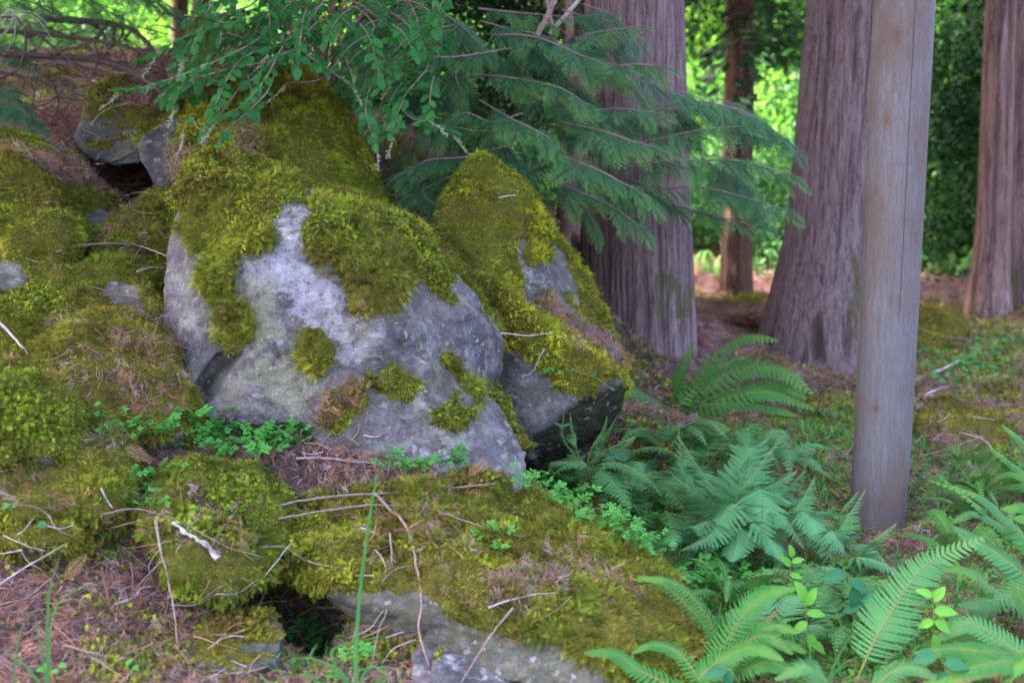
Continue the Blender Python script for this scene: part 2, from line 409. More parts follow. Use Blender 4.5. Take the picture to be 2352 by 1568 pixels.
GW = [tuple(at(*g)) for g in GP] + [(-1.5,1.5,.15),(0,1,-.1),(2,1.5,-.1),(-4,3,.7),(4,3,0),(-6,6,1.8),(6,6,.2),(7,12,.6),(-8,10,2.4),(-4,18,1.9),(0,20,1.1),(5,20,.5),(-12,0,1.5),(12,0,-.3),(0,-10,-.3),
      (12,20,1.2),(0,30,3.0),(12,34,4.5),(-14,30,5),(0,45,8),(20,50,9),(-25,50,9),(30,10,1),(-30,10,5),(0,70,12),(40,70,12),(-40,70,12),(5,27,2.2)]
GW = np.array(GW)
def _k(r2): return np.sqrt(r2 + 0.15)
A_ = np.zeros((len(GW) + 3,) * 2); D2 = ((GW[:, None, :2] - GW[None, :, :2]) ** 2).sum(-1)
A_[:len(GW), :len(GW)] = _k(D2) + np.eye(len(GW)) * -0.02
A_[:len(GW), -3:] = np.c_[np.ones(len(GW)), GW[:, :2]]; A_[-3:, :len(GW)] = A_[:len(GW), -3:].T
W_ = np.linalg.solve(A_, np.r_[GW[:, 2], 0, 0, 0])
HOLES = [(at(1330, 1010, 5.9), 0.3, 0.12), (at(215,530,5.85), .07,.12), (at(740,1385,4.2), .08,.12)]
PITS = [(-1.80, 6.80, .40, .62, 1.3), (-.72, 4.46, .22, .20, .8), (-.56, 4.46, .15, .15, .5)]
def ground_z(x, y, detail=True):
    x = np.asarray(x, float); y = np.asarray(y, float); sh = x.shape; x = x.ravel(); y = y.ravel()
    z = W_[-3] + W_[-2] * x + W_[-1] * y
    for (gx, gy, _), w in zip(GW, W_[:len(GW)]): z = z + w * _k((x - gx) ** 2 + (y - gy) ** 2)
    if detail:
        P = np.stack([x, y, x * 0], -1); near = np.clip(1.3 - y / 30, .3, 1)
        z = z + 0.045 * fbm(P, 1.3, 3, 3) + 0.022 * fbm(P, 5, 5, 3) * near + 0.008 * fbm(P, 22, 9, 2) * near
    for (cx_, cy_, rx_, ry_, d_) in PITS:
        z = z - d_ * np.exp(-(((x - cx_) / rx_) ** 2 + ((y - cy_) / ry_) ** 2) ** 2)
    for h, r_, d_ in HOLES:
        z = z - d_ * np.exp(-((x - h.x) ** 2 + (y - h.y) ** 2) / (r_ * r_))
    return z.reshape(sh)
xs = np.sinh(np.linspace(-3.4, 3.4, 420)) * 3.0
ys = [-12, -9, -6, -4, -2, 0, 1, 1.8, 2.4, 2.8, 3.1]
while ys[-1] < 75: ys.append(ys[-1] + ys[-1] * 0.0052 + (0 if ys[-1] < 25 else .4))
ys = np.array(ys)
GX, GY = np.meshgrid(xs, ys); GZ = ground_z(GX, GY)
gv = np.stack([GX.ravel(), GY.ravel(), GZ.ravel()], 1)
nx, ny = len(xs), len(ys)
ii = (np.arange(ny - 1)[:, None] * nx + np.arange(nx - 1)[None, :]).ravel()
gf = np.stack([ii, ii + 1, ii + nx + 1, ii + nx], 1)
guv = proj(gv)
MOSSPOLY = [[(200,1370),(400,1400),(440,1530),(260,1540)],[(0,1150),(250,1170),(330,1290),(120,1330),(0,1260)],[(150,560),(210,520),(420,430),(400,640),(340,640)],[(1850,900),(2100,860),(2120,1010),(1850,1060)],[(2100,930),(2352,880),(2352,1080),(2150,1060)],
            [(2120,690),(2352,720),(2352,800),(2120,800)],[(2090,800),(2352,780),(2352,900),(2100,880)],[(260,1100),(640,1090),(640,1300),(420,1330)],[(2010,1490),(2150,1480),(2230,1568),(2000,1568)],
            [(1560,1000),(1900,930),(1960,1050),(1700,1080)],[(230,700),(0,780),(0,640),(200,620)]]
def ground_moss(P, uv):
    f = np.clip(fbm(P, 2.2, 21, 4) * 1.6 - 0.10, 0, 1) * (P[:, 1] < 13)
    for p in MOSSPOLY: f = np.maximum(f, sstep(-20, 25, poly_sd(uv, p) + 30 * fbm(P, 5, 33, 3)))
    f = f * (0.35 + 0.65 * sstep(-0.5, 0.2, fbm(P, 9, 40, 3)))
    return np.clip(f, 0, 1)
gm = ground_moss(gv, guv)
gdark = np.zeros(len(gv))
ground = obj('ground', mesh('ground', gv, gf, M_GROUND, attrs={'moss': gm, 'dark': gdark}))
ground['kind'] = 'structure'
SURF_V = [gv]; SURF_F = [gf]

# ------------------------------------------------------------------ boulders
def face_data(V, F):
    a, b, c, d = V[F[:, 0]], V[F[:, 1]], V[F[:, 2]], V[F[:, 3]]
    n = np.cross(c - a, d - b); l = np.linalg.norm(n, axis=1, keepdims=True)
    return (a + b + c + d) / 4, n / np.maximum(l, 1e-12), l[:, 0] / 2
def vnormals(V, F):
    c, n, ar = face_data(V, F); vn = np.zeros_like(V)
    for k in range(4): np.add.at(vn, F[:, k], n * ar[:, None])
    return vn / np.maximum(np.linalg.norm(vn, axis=1, keepdims=True), 1e-12)
def remesh(hulls, voxel):
    bm = bmesh.new()
    for pts in hulls:
        vs = [bm.verts.new(p) for p in pts]
        r_ = bmesh.ops.convex_hull(bm, input=vs)
        bad = [g for g in r_['geom_interior'] if isinstance(g, bmesh.types.BMVert)]
        bmesh.ops.delete(bm, geom=bad, context='VERTS')
    me = bpy.data.meshes.new('tmp'); bm.to_mesh(me); bm.free()
    o = bpy.data.objects.new('tmp', me); COL.objects.link(o)
    md = o.modifiers.new('r', 'REMESH'); md.mode = 'VOXEL'; md.voxel_size = voxel; md.adaptivity = 0
    dg = bpy.context.evaluated_depsgraph_get(); ev = o.evaluated_get(dg); m2 = ev.to_mesh()
    V = np.empty(len(m2.vertices) * 3, np.float32); m2.vertices.foreach_get('co', V); V = V.reshape(-1, 3).astype(float)
    F = np.empty(len(m2.loops), np.int32); m2.loops.foreach_get('vertex_index', F)
    ok = len(F) == 4 * len(m2.polygons)
    F = F.reshape(-1, 4) if ok else np.array([tuple(p.vertices) + ((p.vertices[2],) if len(p.vertices) == 3 else ()) for p in m2.polygons])
    ev.to_mesh_clear(); bpy.data.objects.remove(o); bpy.data.meshes.remove(me)
    return V, F
def smooth(V, F, it):
    E = np.vstack([F[:, [0, 1]], F[:, [1, 2]], F[:, [2, 3]], F[:, [3, 0]]])
    for _ in range(it):
        S = np.zeros_like(V); C = np.zeros(len(V))
        np.add.at(S, E[:, 0], V[E[:, 1]]); np.add.at(C, E[:, 0], 1)
        V = V * .4 + .6 * S / np.maximum(C, 1)[:, None]
    return V

TINTS = {  # yellow-green, green, brown, dark
 'gold': [(.25, .245, .020), (.165, .195, .018), (.14, .095, .022)],
 'green': [(.115, .165, .016), (.175, .200, .020), (.090, .085, .020)],
 'bright': [(.13, .175, .016), (.16, .20, .02), (.10, .13, .015)],
 'brown': [(.14, .130, .020), (.18, .180, .022), (.135, .075, .025)],
 'olive': [(.19, .205, .022), (.125, .155, .018), (.115, .080, .022)]}
def moss_tint(P, pal, n):
    a, b, c = [np.array(x) for x in TINTS[pal]]
    f = sstep(-.45, .45, fbm(P, 4, 51, 3) + rng.normal(0, .25, n))[:, None]; g = sstep(.05, .55, fbm(P, 7, 61, 3) + rng.normal(0, .25, n))[:, None]
    t = a * (1 - f) + b * f; t = t * (1 - g * .75) + c * g * .75
    cl = (1 + .55 * fbm(P, 16, 63, 2))[:, None]
    return t * np.clip(cl, .35, 1.7) * rng.uniform(.75, 1.95, n)[:, None]
def litter_tint(n):
    pal = np.array([(.33, .14, .105), (.26, .125, .105), (.18, .09, .085), (.34, .19, .165), (.28, .185, .18), (.15, .085, .085), (.38, .17, .09), (.36, .27, .27)])
    return pal[rng.integers(0, len(pal), n)] * rng.uniform(.7, 1.35, n)[:, None]
LIT = {'P': [], 'N': []}     # points of the needle litter
def samp(V, F, w, dens):
    """sample points on quads, w = per-face weight"""
    c, n, ar = face_data(V, F); e = ar * w * dens; k = np.floor(e + rng.random(len(e))).astype(int)
    idx = np.repeat(np.arange(len(F)), k); u, v = rng.random(len(idx))[:, None], rng.random(len(idx))[:, None]
    Q = F[idx]; P = (V[Q[:, 0]] * (1 - u) + V[Q[:, 1]] * u) * (1 - v) + (V[Q[:, 3]] * (1 - u) + V[Q[:, 2]] * u) * v
    return P, n[idx], idx
def viewdot(P, Nn):
    d = np.array([0, 0, CAMZ]) - P; d /= np.linalg.norm(d, axis=1, keepdims=True); return (d * Nn).sum(1)
def inframe(P, m=140):
    uv = proj(P); return (uv[:, 0] > -m) & (uv[:, 0] < 2352 + m) & (uv[:, 1] > -m) & (uv[:, 1] < 1568 + m)

BOULDERS = []
def boulder(label, hulls, thick=.5, mat=None, voxel=.014, up=None, moss=(), bare=(), pal='gold', mthick=.022, mlen=.030, dens=9000,
            lichen=(), lich2=(), painted_shade=(), rough=1.0, litter=(), tuftset=(0, 4), seed=0, carve=(), group=None, shrink=.86, litup=0.0, hang=0.5, cut=0.0, bury=.12):
    mlen *= .74; dens *= 1.7
    mat = mat or M_ROCK
    H = []
    for h in hulls:
        pts = [at(*p[:3]) for p in h]; cx = sum((p.x for p in pts)) / len(pts); cz = sum((p.z for p in pts)) / len(pts)
        back = [Vector((cx + (p.x - cx) * shrink, p.y + thick, cz + (p.z - cz) * shrink)) for p in pts]
        zs = sorted(p.z for p in pts); lo = zs[len(zs) // 3]
        low = [Vector((cx + (p.x - cx) * .92, p.y + .12 + (.05 * (lo - p.z)), p.z - bury)) for p in pts + back if p.z <= lo]
        H.append(pts + back + low)
    V, F = remesh(H, voxel); V = smooth(V, F, 2)
    Nn = vnormals(V, F); o_ = seed * 3.7
    d = .020 * fbm(V + o_, 2.4, 1 + seed, 3) + .020 * (np.abs(fbm(V + o_, 5, 5 + seed, 4)) - .3) + .006 * fbm(V * [1, 1, 2.5] + o_, 26, 9 + seed, 3)
    V = V + Nn * (d * rough)[:, None]
    uv = proj(V); Nn = vnormals(V, F); vd = viewdot(V, Nn)
    for poly, depth in carve:
        k = sstep(-3, 4, poly_sd(uv, poly)) * (vd > -.1); V = V + (V - np.array([0, 0, CAMZ])) / np.linalg.norm(V - np.array([0, 0, CAMZ]), axis=1, keepdims=True) * (k * depth)[:, None]
    Nn = vnormals(V, F); uv = proj(V)
    front = sstep(-.25, .05, viewdot(V, Nn))
    def polymask(polys, soft, f=6, amp=22, sd_=0):
        k = np.zeros(len(V)); nz = amp * fbm(V, f, 70 + sd_, 4)
        for p in polys: k = np.maximum(k, sstep(-soft, soft, poly_sd(uv, p) + nz))
        return k * front
    m = np.zeros(len(V))
    if up is not None: m = sstep(up - .12, up + .12, Nn[:, 2] + .22 * fbm(V, 5, 80 + seed, 4))
    bk = sstep(.2, -.1, viewdot(V, Nn)) * sstep(.1, .5, Nn[:, 2]); m = np.maximum(m, bk)
    if moss: m = np.maximum(m, polymask(moss, 7, 11, 24))
    if bare: m = m * (1 - polymask(bare, 7, 11, 22, 3))
    film = np.zeros(len(V)); nzf = 26 * fbm(V, 7, 170 + seed, 4)
    for p in moss: film = np.maximum(film, sstep(-60, 6, poly_sd(uv, p) + nzf))
    for p in bare: film = np.maximum(film, 1 - sstep(-4, 46, poly_sd(uv, p) + nzf)) if up is not None and False else film
    if up is not None: film = np.maximum(film, sstep(up - .55, up + .1, Nn[:, 2] + .3 * fbm(V, 5, 180 + seed, 4)) * .8)
    org = V.mean(0); org[2] = V[:, 2].min()
    me = mesh('boulder', V - org, F, mat, attrs={'lichen': polymask(lichen, 25, 7, 20, 1), 'lich2': polymask(lich2, 30, 7, 20, 2), 'painted_shade': polymask(painted_shade, 25, 6, 18, 4), 'film': film})
    b = obj('boulder', me, None, org); tag(b, label, 'boulder', group)
    # moss mat: the covered faces lifted off the stone, lumpy, its rim tucked under the stone's surface
    clump = .6 + 1.25 * fbm(V, 10, 90 + seed, 3) + .55 * fbm(V, 26, 95, 2)
    VM = V + Nn * ((m - .45) * mthick * 1.6 * np.clip(clump, .1, 2.4))[:, None]
    fm = m[F].mean(1); sel = np.where(fm > .12)[0]
    if len(sel):
        FF = F[sel]; used, inv = np.unique(FF, return_inverse=True); FF = inv.reshape(-1, 4)
        VV = VM[used]
        w = sstep(.3, .6, fm[sel]); c, n_, _ = face_data(VV, FF)
        w = w * (viewdot(c, n_) > -.3) * inframe(c)
        P, n2, _ = samp(VV, FF, w, dens); k = len(P)
        if k:
            down = np.array([0, 0, -1.0]) - n2 * (-n2[:, 2:3]); 
            g = np.stack([noise(P, 7, s_) for s_ in (1, 2, 3)], 1)
            D = n2 * rng.uniform(.35, 1.1, (k, 1)) + down * hang * rng.uniform(.6, 1.6, (k, 1)) + .55 * g + rng.normal(0, .33, (k, 3))
            P = P + n2 * rng.uniform(-.004, .006, (k, 1))
            scl = mlen * rng.uniform(.5, 1.25, k) * np.clip(1 + .75 * fbm(P, 7, 7, 3), .45, 1.9)
            star_ = sstep(.2, .4, fbm(P, 4.5, 207 + seed, 2)) > rng.random(k); scl = np.where(star_, scl * .62, scl)
            t_ = scatter_obj('moss', P, euler_from(D, rng.uniform(0, 6.28, k)), scl, np.where(star_, rng.integers(4, 6, k), rng.integers(tuftset[0], tuftset[1], k)), moss_tint(P, pal, k), 'tuft', TUFTS, b, (VV, FF), M_MOSSBASE, org)
    # litter on flat spots and marked patches
    lm = polymask(litter, 12, 8, 16, 6)
    if litup: lm = np.maximum(lm, litup * sstep(.4, .8, Nn[:, 2]) * sstep(0, .5, fbm(V, 3.5, 99 + seed, 3)))
    fl = lm[F].mean(1)
    if fl.max() > .05:
        P, n2, _ = samp(VM, F, fl * (front[F].mean(1) > .3), 3800); P = P + n2 * .012; LIT['P'].append(P); LIT['N'].append(n2)
    SURF_V.append(VM); SURF_F.append(F); BOULDERS.append(b)
    return b

boulder('largest boulder, bare violet grey stone with a white lichen patch and two moss caps',
 [[(352,770,5.15),(375,620,5.2),(400,510,5.25),(420,425,5.35),(460,380,5.4),(520,362,5.42),(610,385,5.4),(700,440,5.38),(860,480,5.38),(960,545,5.38),(1030,620,5.38),(480,965,4.85),(720,970,4.78),(445,900,4.95),(640,760,4.86),(560,560,5.02),(900,760,4.88),(1080,860,5.1),(700,480,5.12),(900,560,5.1)],
  [(900,500,5.35),(1000,580,5.4),(1085,680,5.42),(1140,760,5.45),(1155,820,5.42),(1130,875,5.35),(900,740,4.92),(1020,900,5.0),(800,900,4.95),(1060,700,5.2)],
  [(780,830,4.95),(700,970,4.80),(800,1090,4.77),(1100,1130,4.74),(1195,1130,4.8),(1212,1040,4.95),(1165,945,5.12),(1090,870,5.17),(1000,850,5.0),(860,1000,4.82),(900,750,4.96)]],
 thick=.55, voxel=.011, up=None, seed=1, rough=1.15, cut=1,
 moss=[[(400,460),(440,380),(520,350),(620,375),(705,425),(700,462),(650,470),(630,500),(632,560),(600,590),(545,590),(540,640),(535,690),(572,735),(572,790),(540,802),(512,770),(492,700),(465,650),(478,590),(440,575),(415,520)],
       [(700,440),(770,450),(900,485),(980,550),(1045,640),(1035,695),(1010,690),(970,640),(940,670),(930,715),(880,722),(840,730),(800,700),(790,640),(755,612),(715,610),(702,570),(715,500)],
       [(708,762),(735,755),(772,800),(762,840),(742,880),(712,870),(700,830)],[(838,852),(900,835),(962,880),(942,910),(870,908),(838,880)],
       [(1018,818),(1052,850),(1112,900),(1102,935),(1114,962),(1060,988),(1000,978),(982,945),(1040,922),(1052,890),(1030,860)],[(738,895),(830,872),(838,930),(800,1005),(760,985),(732,935)]],
 bare=[[(1062,900),(1090,905),(1080,928),(1050,925)]],
 lichen=[[(625,500),(700,475),(708,560),(715,620),(780,650),(790,720),(770,780),(700,790),(680,740),(650,680),(600,650),(545,620),(600,590)],[(690,640),(780,660),(780,740),(700,780),(660,720)],[(780,760),(830,820),(800,850),(770,820)],[(1040,1030),(1080,1090),(880,1060)]],
 lich2=[[(600,820),(700,800),(720,930),(660,960),(560,860)],[(560,620),(640,640),(640,780),(590,800)],[(480,880),(520,850),(540,900),(500,920)],[(420,820),(450,850),(430,880),(400,850)]],
 painted_shade=[[(520,810),(545,815),(480,900),(445,890)],[(1110,840),(1150,850),(1140,900),(1115,880)]],
 litter=[[(745,885),(830,865),(835,905),(770,930),(740,960)]], carve=[([(498,812),(535,800),(550,815),(500,900),(470,930),(440,890)],.05)],
 mlen=.034, mthick=.030, dens=10500, pal='olive')
boulder('mossy boulder rising behind the largest boulder under the broad leaved shrub',
 [[(550,115,6.9),(610,150,6.8),(730,200,6.7),(765,245,6.7),(830,390,6.5),(860,470,6.4),(910,530,6.3),(640,480,5.9),(500,400,5.85),(400,440,6.0),(410,330,6.2),(430,240,6.5),(500,170,6.8),(640,300,6.3),(720,380,6.1)]],
 thick=.7, voxel=.016, up=-.3, seed=2, pal='gold', mlen=.036, dens=7500, litter=[[(530,380),(550,300),(580,290),(590,350),(600,390)],[(400,340),(450,330),(440,430),(400,430)]] + [[(420,170),(520,150),(470,260)]])
boulder('pointed mossy boulder between the cedar trunk and the largest boulder, dark underside',
 [[(1095,348,6.35),(1135,355,6.35),(1205,410,6.4),(1255,500,6.45),(1275,560,6.45),(1310,620,6.4),(1375,720,6.4),(1420,800,6.35),(1435,870,6.25),(1040,420,6.25),(1000,510,6.15),(990,570,6.1),(1040,650,5.95),(1110,660,5.85),(1280,760,5.9),(1150,560,6.1),(1150,850,5.9)],
  [(1040,640,5.9),(1110,640,5.8),(1180,700,5.7),(1300,800,5.62),(1390,862,5.6),(1430,868,5.7),(1440,900,5.75),(1340,905,5.55),(1210,1000,5.5),(1150,960,5.6),(1130,760,5.7),(1400,960,6.2),(1260,1050,6.2)]],
 thick=.45, voxel=.014, up=-.15, seed=3, pal='gold', mlen=.032, dens=9000,
 bare=[[(1180,560),(1200,565),(1255,680),(1240,700),(1200,690)],[(1268,560),(1300,600),(1320,650),(1275,695),(1250,620)],[(1270,690),(1320,690),(1330,740),(1270,720)],[(1390,740),(1440,860),(1440,900),(1405,850),(1340,780),(1350,750)],
       [(1140,770),(1180,810),(1250,865),(1275,890),(1340,915),(1400,890),(1440,880),(1440,1000),(1250,1080),(1130,1000)]],
 moss=[[(1155,845),(1230,845),(1245,900),(1200,965),(1160,930)]], painted_shade=[[(1210,1010),(1340,910),(1440,885),(1440,1000),(1250,1080)]],
 litter=[[(1200,670),(1300,730),(1420,800),(1440,850),(1380,830),(1250,740)]], lichen=[[(1340,730),(1400,790),(1380,810)],[(1180,570),(1240,660),(1210,650)]])
boulder('dark grey rock with moss cap over the deep gap at upper left',
 [[(200,220,7.3),(250,180,7.5),(370,190,7.5),(420,250,7.3),(400,300,7.0),(320,380,6.9),(260,390,6.95),(190,350,7.0),(168,320,7.1)]], thick=.6, voxel=.018, up=.8, mat=M_ROCK2, seed=4, bury=0, mthick=.012,
 moss=[[(190,210),(260,175),(400,185),(420,240),(400,275),(330,290),(250,275),(200,270)]], pal='brown', dens=6500, litter=[[(280,200),(390,220),(360,260),(300,250)]])
boulder('tilted dark slab leaning beside the deep gap at upper left',
 [[(312,330,6.75),(370,280,6.85),(410,262,6.9),(430,300,6.75),(385,440,6.5),(360,440,6.5),(340,410,6.6),(320,370,6.7)]], thick=.35, voxel=.016, mat=M_ROCK2, seed=5, up=1.2, bury=.02)
boulder('mossy slab below the deep gap at the left edge, needles on its slope',
 [[(-40,285,6.9),(35,312,6.75),(80,335,6.6),(150,400,6.35),(230,465,6.1),(260,505,6.0),(205,545,5.95),(140,510,5.95),(90,430,6.1),(-40,420,6.3)]], thick=.3, voxel=.016, up=-.2, seed=6, pal='green', dens=6500,
 bare=[[(200,490),(285,462),(285,510),(215,535)]], litup=.6, litter=[[(40,360),(150,400),(170,480),(120,470)],[(100,330),(190,410),(160,420)]])
boulder('mossy mound at the left edge under the needle slope',
 [[(-60,350,6.0),(10,365,5.95),(60,390,5.85),(110,440,5.75),(135,500,5.65),(110,540,5.6),(-60,560,5.6)]], thick=.4, voxel=.015, up=-.4, seed=7, pal='brown', dens=7500, litup=.7)
boulder('round mossy rock at the left edge with grey stone showing low down',
 [[(-60,480,5.6),(60,485,5.55),(125,505,5.5),(152,550,5.45),(135,610,5.4),(100,640,5.35),(0,680,5.3),(-60,680,5.3)]], thick=.4, voxel=.014, up=-.2, seed=8, pal='olive', bare=[[(0,590),(50,590),(70,660),(0,670)],[(-20,520),(15,530),(10,570),(-20,570)]], dens=9000)
boulder('low mossy mound against the left side of the largest boulder',
 [[(205,545,5.75),(260,500,5.85),(330,465,5.95),(420,430,6.0),(420,620,5.55),(370,680,5.45),(240,600,5.55)]], thick=.4, voxel=.015, up=-.3, seed=9, pal='green', dens=8500, litup=.08)
boulder('mossy rock with a bare grey nose left of the largest boulder',
 [[(40,680,5.25),(110,640,5.3),(200,600,5.35),(290,605,5.35),(350,670,5.25),(365,720,5.15),(340,770,5.1),(200,820,5.0),(20,860,4.95),(-60,830,4.95),(-60,720,5.1)]], thick=.45, voxel=.013, up=-.3, seed=10, pal='olive', bare=[[(255,655),(300,655),(335,690),(345,735),(300,725),(262,690)]], dens=9500, litup=.2)
boulder('brownish mossy boulder at lower left of the largest boulder',
 [[(-20,880,4.75),(50,810,4.9),(130,750,5.0),(210,712,5.05),(290,715,5.05),(350,780,4.95),(405,860,4.85),(438,940,4.78),(430,990,4.7),(260,1010,4.6),(100,980,4.6),(200,850,4.72)]], thick=.4, voxel=.012, up=-.5, seed=11, pal='brown', litup=.6, dens=11000, mlen=.032, hang=.9, mthick=.03)
boulder('bright green moss hummock at the left edge',
 [[(-80,880,4.55),(0,885,4.5),(70,895,4.48),(125,950,4.42),(150,1010,4.35),(120,1050,4.3),(-80,1060,4.3)]], thick=.3, voxel=.012, up=-.6, seed=12, pal='bright', dens=12000, mlen=.026, mthick=.03, tuftset=(0,6))
boulder('olive moss hummock at the left edge below the bright green one',
 [[(-60,1020,4.45),(80,1005,4.45),(190,1015,4.45),(265,1060,4.4),(285,1120,4.32),(250,1180,4.25),(100,1190,4.15),(-60,1180,4.15)]], thick=.3, voxel=.012, up=-.6, seed=13, pal='olive', dens=11000, mlen=.03, mthick=.028, litup=.3)
boulder('small round moss cushion behind the dark three part leaf',
 [[(10,1190,4.2),(50,1150,4.22),(110,1150,4.22),(150,1190,4.18),(160,1240,4.12),(60,1260,4.08),(0,1240,4.1)]], thick=.2, voxel=.012, up=-.6, seed=14, pal='olive', dens=11000, mlen=.026)
boulder('mossy rock left of the dark hole, moss hanging in tufts over the hole',
 [[(330,1150,4.6),(400,1090,4.6),(480,1068,4.6),(585,1100,4.52),(640,1180,4.42),(648,1260,4.3),(600,1330,4.22),(520,1375,4.16),(460,1370,4.12),(400,1300,4.12),(330,1230,4.2)]], thick=.25, voxel=.011, up=-.6, seed=15, bury=.0, pal='green', dens=12000, mlen=.036, mthick=.034, hang=1.2, litup=.3)
boulder('long mossy slab across the foreground with a bare grey lower face',
 [[(640,1150,4.75),(700,1110,4.8),(830,1060,4.85),(960,1055,4.85),(1090,1085,4.85),(1220,1160,4.75),(655,1290,4.35),(760,1355,4.2),(820,1425,4.22),(950,1490,4.15),(1010,1370,4.08),(1190,1240,4.5),(900,1200,4.55),(1100,1460,4.0)],
  [(1000,1150,4.8),(1220,1150,4.75),(1310,1240,4.6),(1450,1295,4.5),(1565,1385,4.35),(1620,1490,4.2),(1630,1600,4.1),(1400,1620,3.85),(1180,1570,3.9),(950,1490,4.1),(1100,1400,4.05),(1300,1440,4.0),(1450,1560,3.88),(1000,1330,4.15)]],
 thick=.22, voxel=.011, up=-.65, seed=16, bury=.02, pal='olive', mat=M_SLAB, dens=11500, mlen=.034, mthick=.034, hang=1.0, shrink=.95,
 bare=[[(745,1350),(840,1372),(960,1362),(1020,1400),(1040,1425),(1150,1475),(1230,1470),(1300,1500),(1340,1530),(1480,1580),(1560,1640),(900,1640),(760,1420)]],
 litter=[[(1100,1340),(1180,1320),(1290,1330),(1300,1370),(1200,1400),(1120,1390)],[(700,1120),(900,1080),(880,1120),(700,1160)]], litup=.25)
boulder('small lichen spotted rock tucked under the long slab at the bottom edge',
 [[(1000,1510,3.95),(1040,1490,4.0),(1100,1500,4.0),(1150,1540,3.95),(1190,1600,3.85),(1000,1620,3.8),(985,1560,3.85)]], thick=.2, voxel=.01, mat=M_ROCK2, seed=17, lichen=[[(1010,1500),(1060,1495),(1070,1540),(1020,1530)],[(1100,1530),(1130,1540),(1110,1568)]], litter=[[(1080,1480),(1160,1530),(1190,1580),(1120,1520)]])
boulder('flat half buried rock with patchy moss below the dark hole',
 [[(440,1460,4.05),(500,1436,4.12),(600,1440,4.12),(650,1470,4.05),(640,1520,3.95),(540,1545,3.88),(450,1530,3.9)]], thick=.15, voxel=.01, seed=18, up=.95, mthick=.01, lichen=[[(480,1440),(530,1440),(520,1460),(480,1460)]], moss=[[(450,1440),(490,1440),(470,1500)],[(560,1440),(640,1460),(600,1480)]], pal='brown', mat=M_SLAB, litup=.9)
boulder('small reddish rock beside the forked twig at the bottom edge',
 [[(950,1500,3.98),(975,1490,4.0),(1000,1500,4.0),(1005,1560,3.9),(940,1580,3.88)]], thick=.12, voxel=.009, seed=19, mat=M_ROCK)
boulder('narrow grey stone end showing behind the long slab',
 [[(1230,1175,4.98),(1255,1165,5.0),(1300,1215,4.92),(1320,1250,4.85),(1290,1260,4.8),(1240,1220,4.88)]], thick=.15, voxel=.01, seed=20, mat=M_SLAB)
boulder('low brown mossy rock behind the long slab near the small ferns',
 [[(1300,1180,5.2),(1350,1170,5.25),(1400,1200,5.2),(1440,1260,5.1),(1430,1300,5.0),(1370,1290,5.0),(1310,1220,5.1)]], thick=.2, voxel=.012, seed=21, up=.1, pal='brown', dens=7000, bare=[[(1350,1230),(1400,1230),(1420,1270),(1370,1260)]])
boulder('shadowed rock hump behind the fallen branches at upper left',
 [[(110,150,10.5),(180,105,10.8),(250,120,10.8),(290,180,10.5),(250,210,10.2),(120,200,10.2)]], thick=.8, voxel=.03, seed=22, mat=M_ROCK2, up=.5, pal='brown', dens=2500, mlen=.04)
boulder('mossy rust coloured rock top behind the shrub at upper left',
 [[(420,60,9.5),(450,35,9.6),(500,40,9.6),(560,80,9.5),(580,150,9.2),(440,160,9.2)]], thick=.6, voxel=.025, seed=23, up=-.3, pal='brown', dens=3500, mlen=.04)
boulder('low mossy hump on the forest floor right of the pole',
 [[(2130,960,6.9),(2200,930,7.1),(2290,950,7.1),(2330,1000,6.8),(2280,1060,6.5),(2150,1050,6.5)]], thick=.3, voxel=.02, seed=24, up=-.5, pal='brown', dens=4500, mlen=.034, litup=.6)
boulder('dark mossy hump beyond the pole near the twin trunks',
 [[(2090,750,9.8),(2130,715,10),(2200,715,10),(2230,750,9.8),(2200,790,9.5),(2100,800,9.4)]], thick=.4, voxel=.025, seed=25, up=-.5, pal='brown', dens=3000, mlen=.04)
# ------------------------------------------------------------------ one surface to stand things on
def build_bvh():
    V = np.vstack(SURF_V); off = 0; Fs = []
    for v, f in zip(SURF_V, SURF_F): Fs.append(f + off); off += len(v)
    return BVHTree.FromPolygons(V.tolist(), np.vstack(Fs).tolist())
BVH = build_bvh()
CAM = Vector((0, 0, CAMZ))
def hit(px, py, default=5.0):
    d = ray(px, py).normalized(); h = BVH.ray_cast(CAM, d)
    if h[0] is None: return at(px, py, default), Vector((0, 0, 1))
    return h[0], h[1]
def drop(x, y, z=3.0):
    h = BVH.ray_cast(Vector((x, y, z)), Vector((0, 0, -1)))
    return h[0] if h[0] is not None else Vector((x, y, float(ground_z(x, y))))

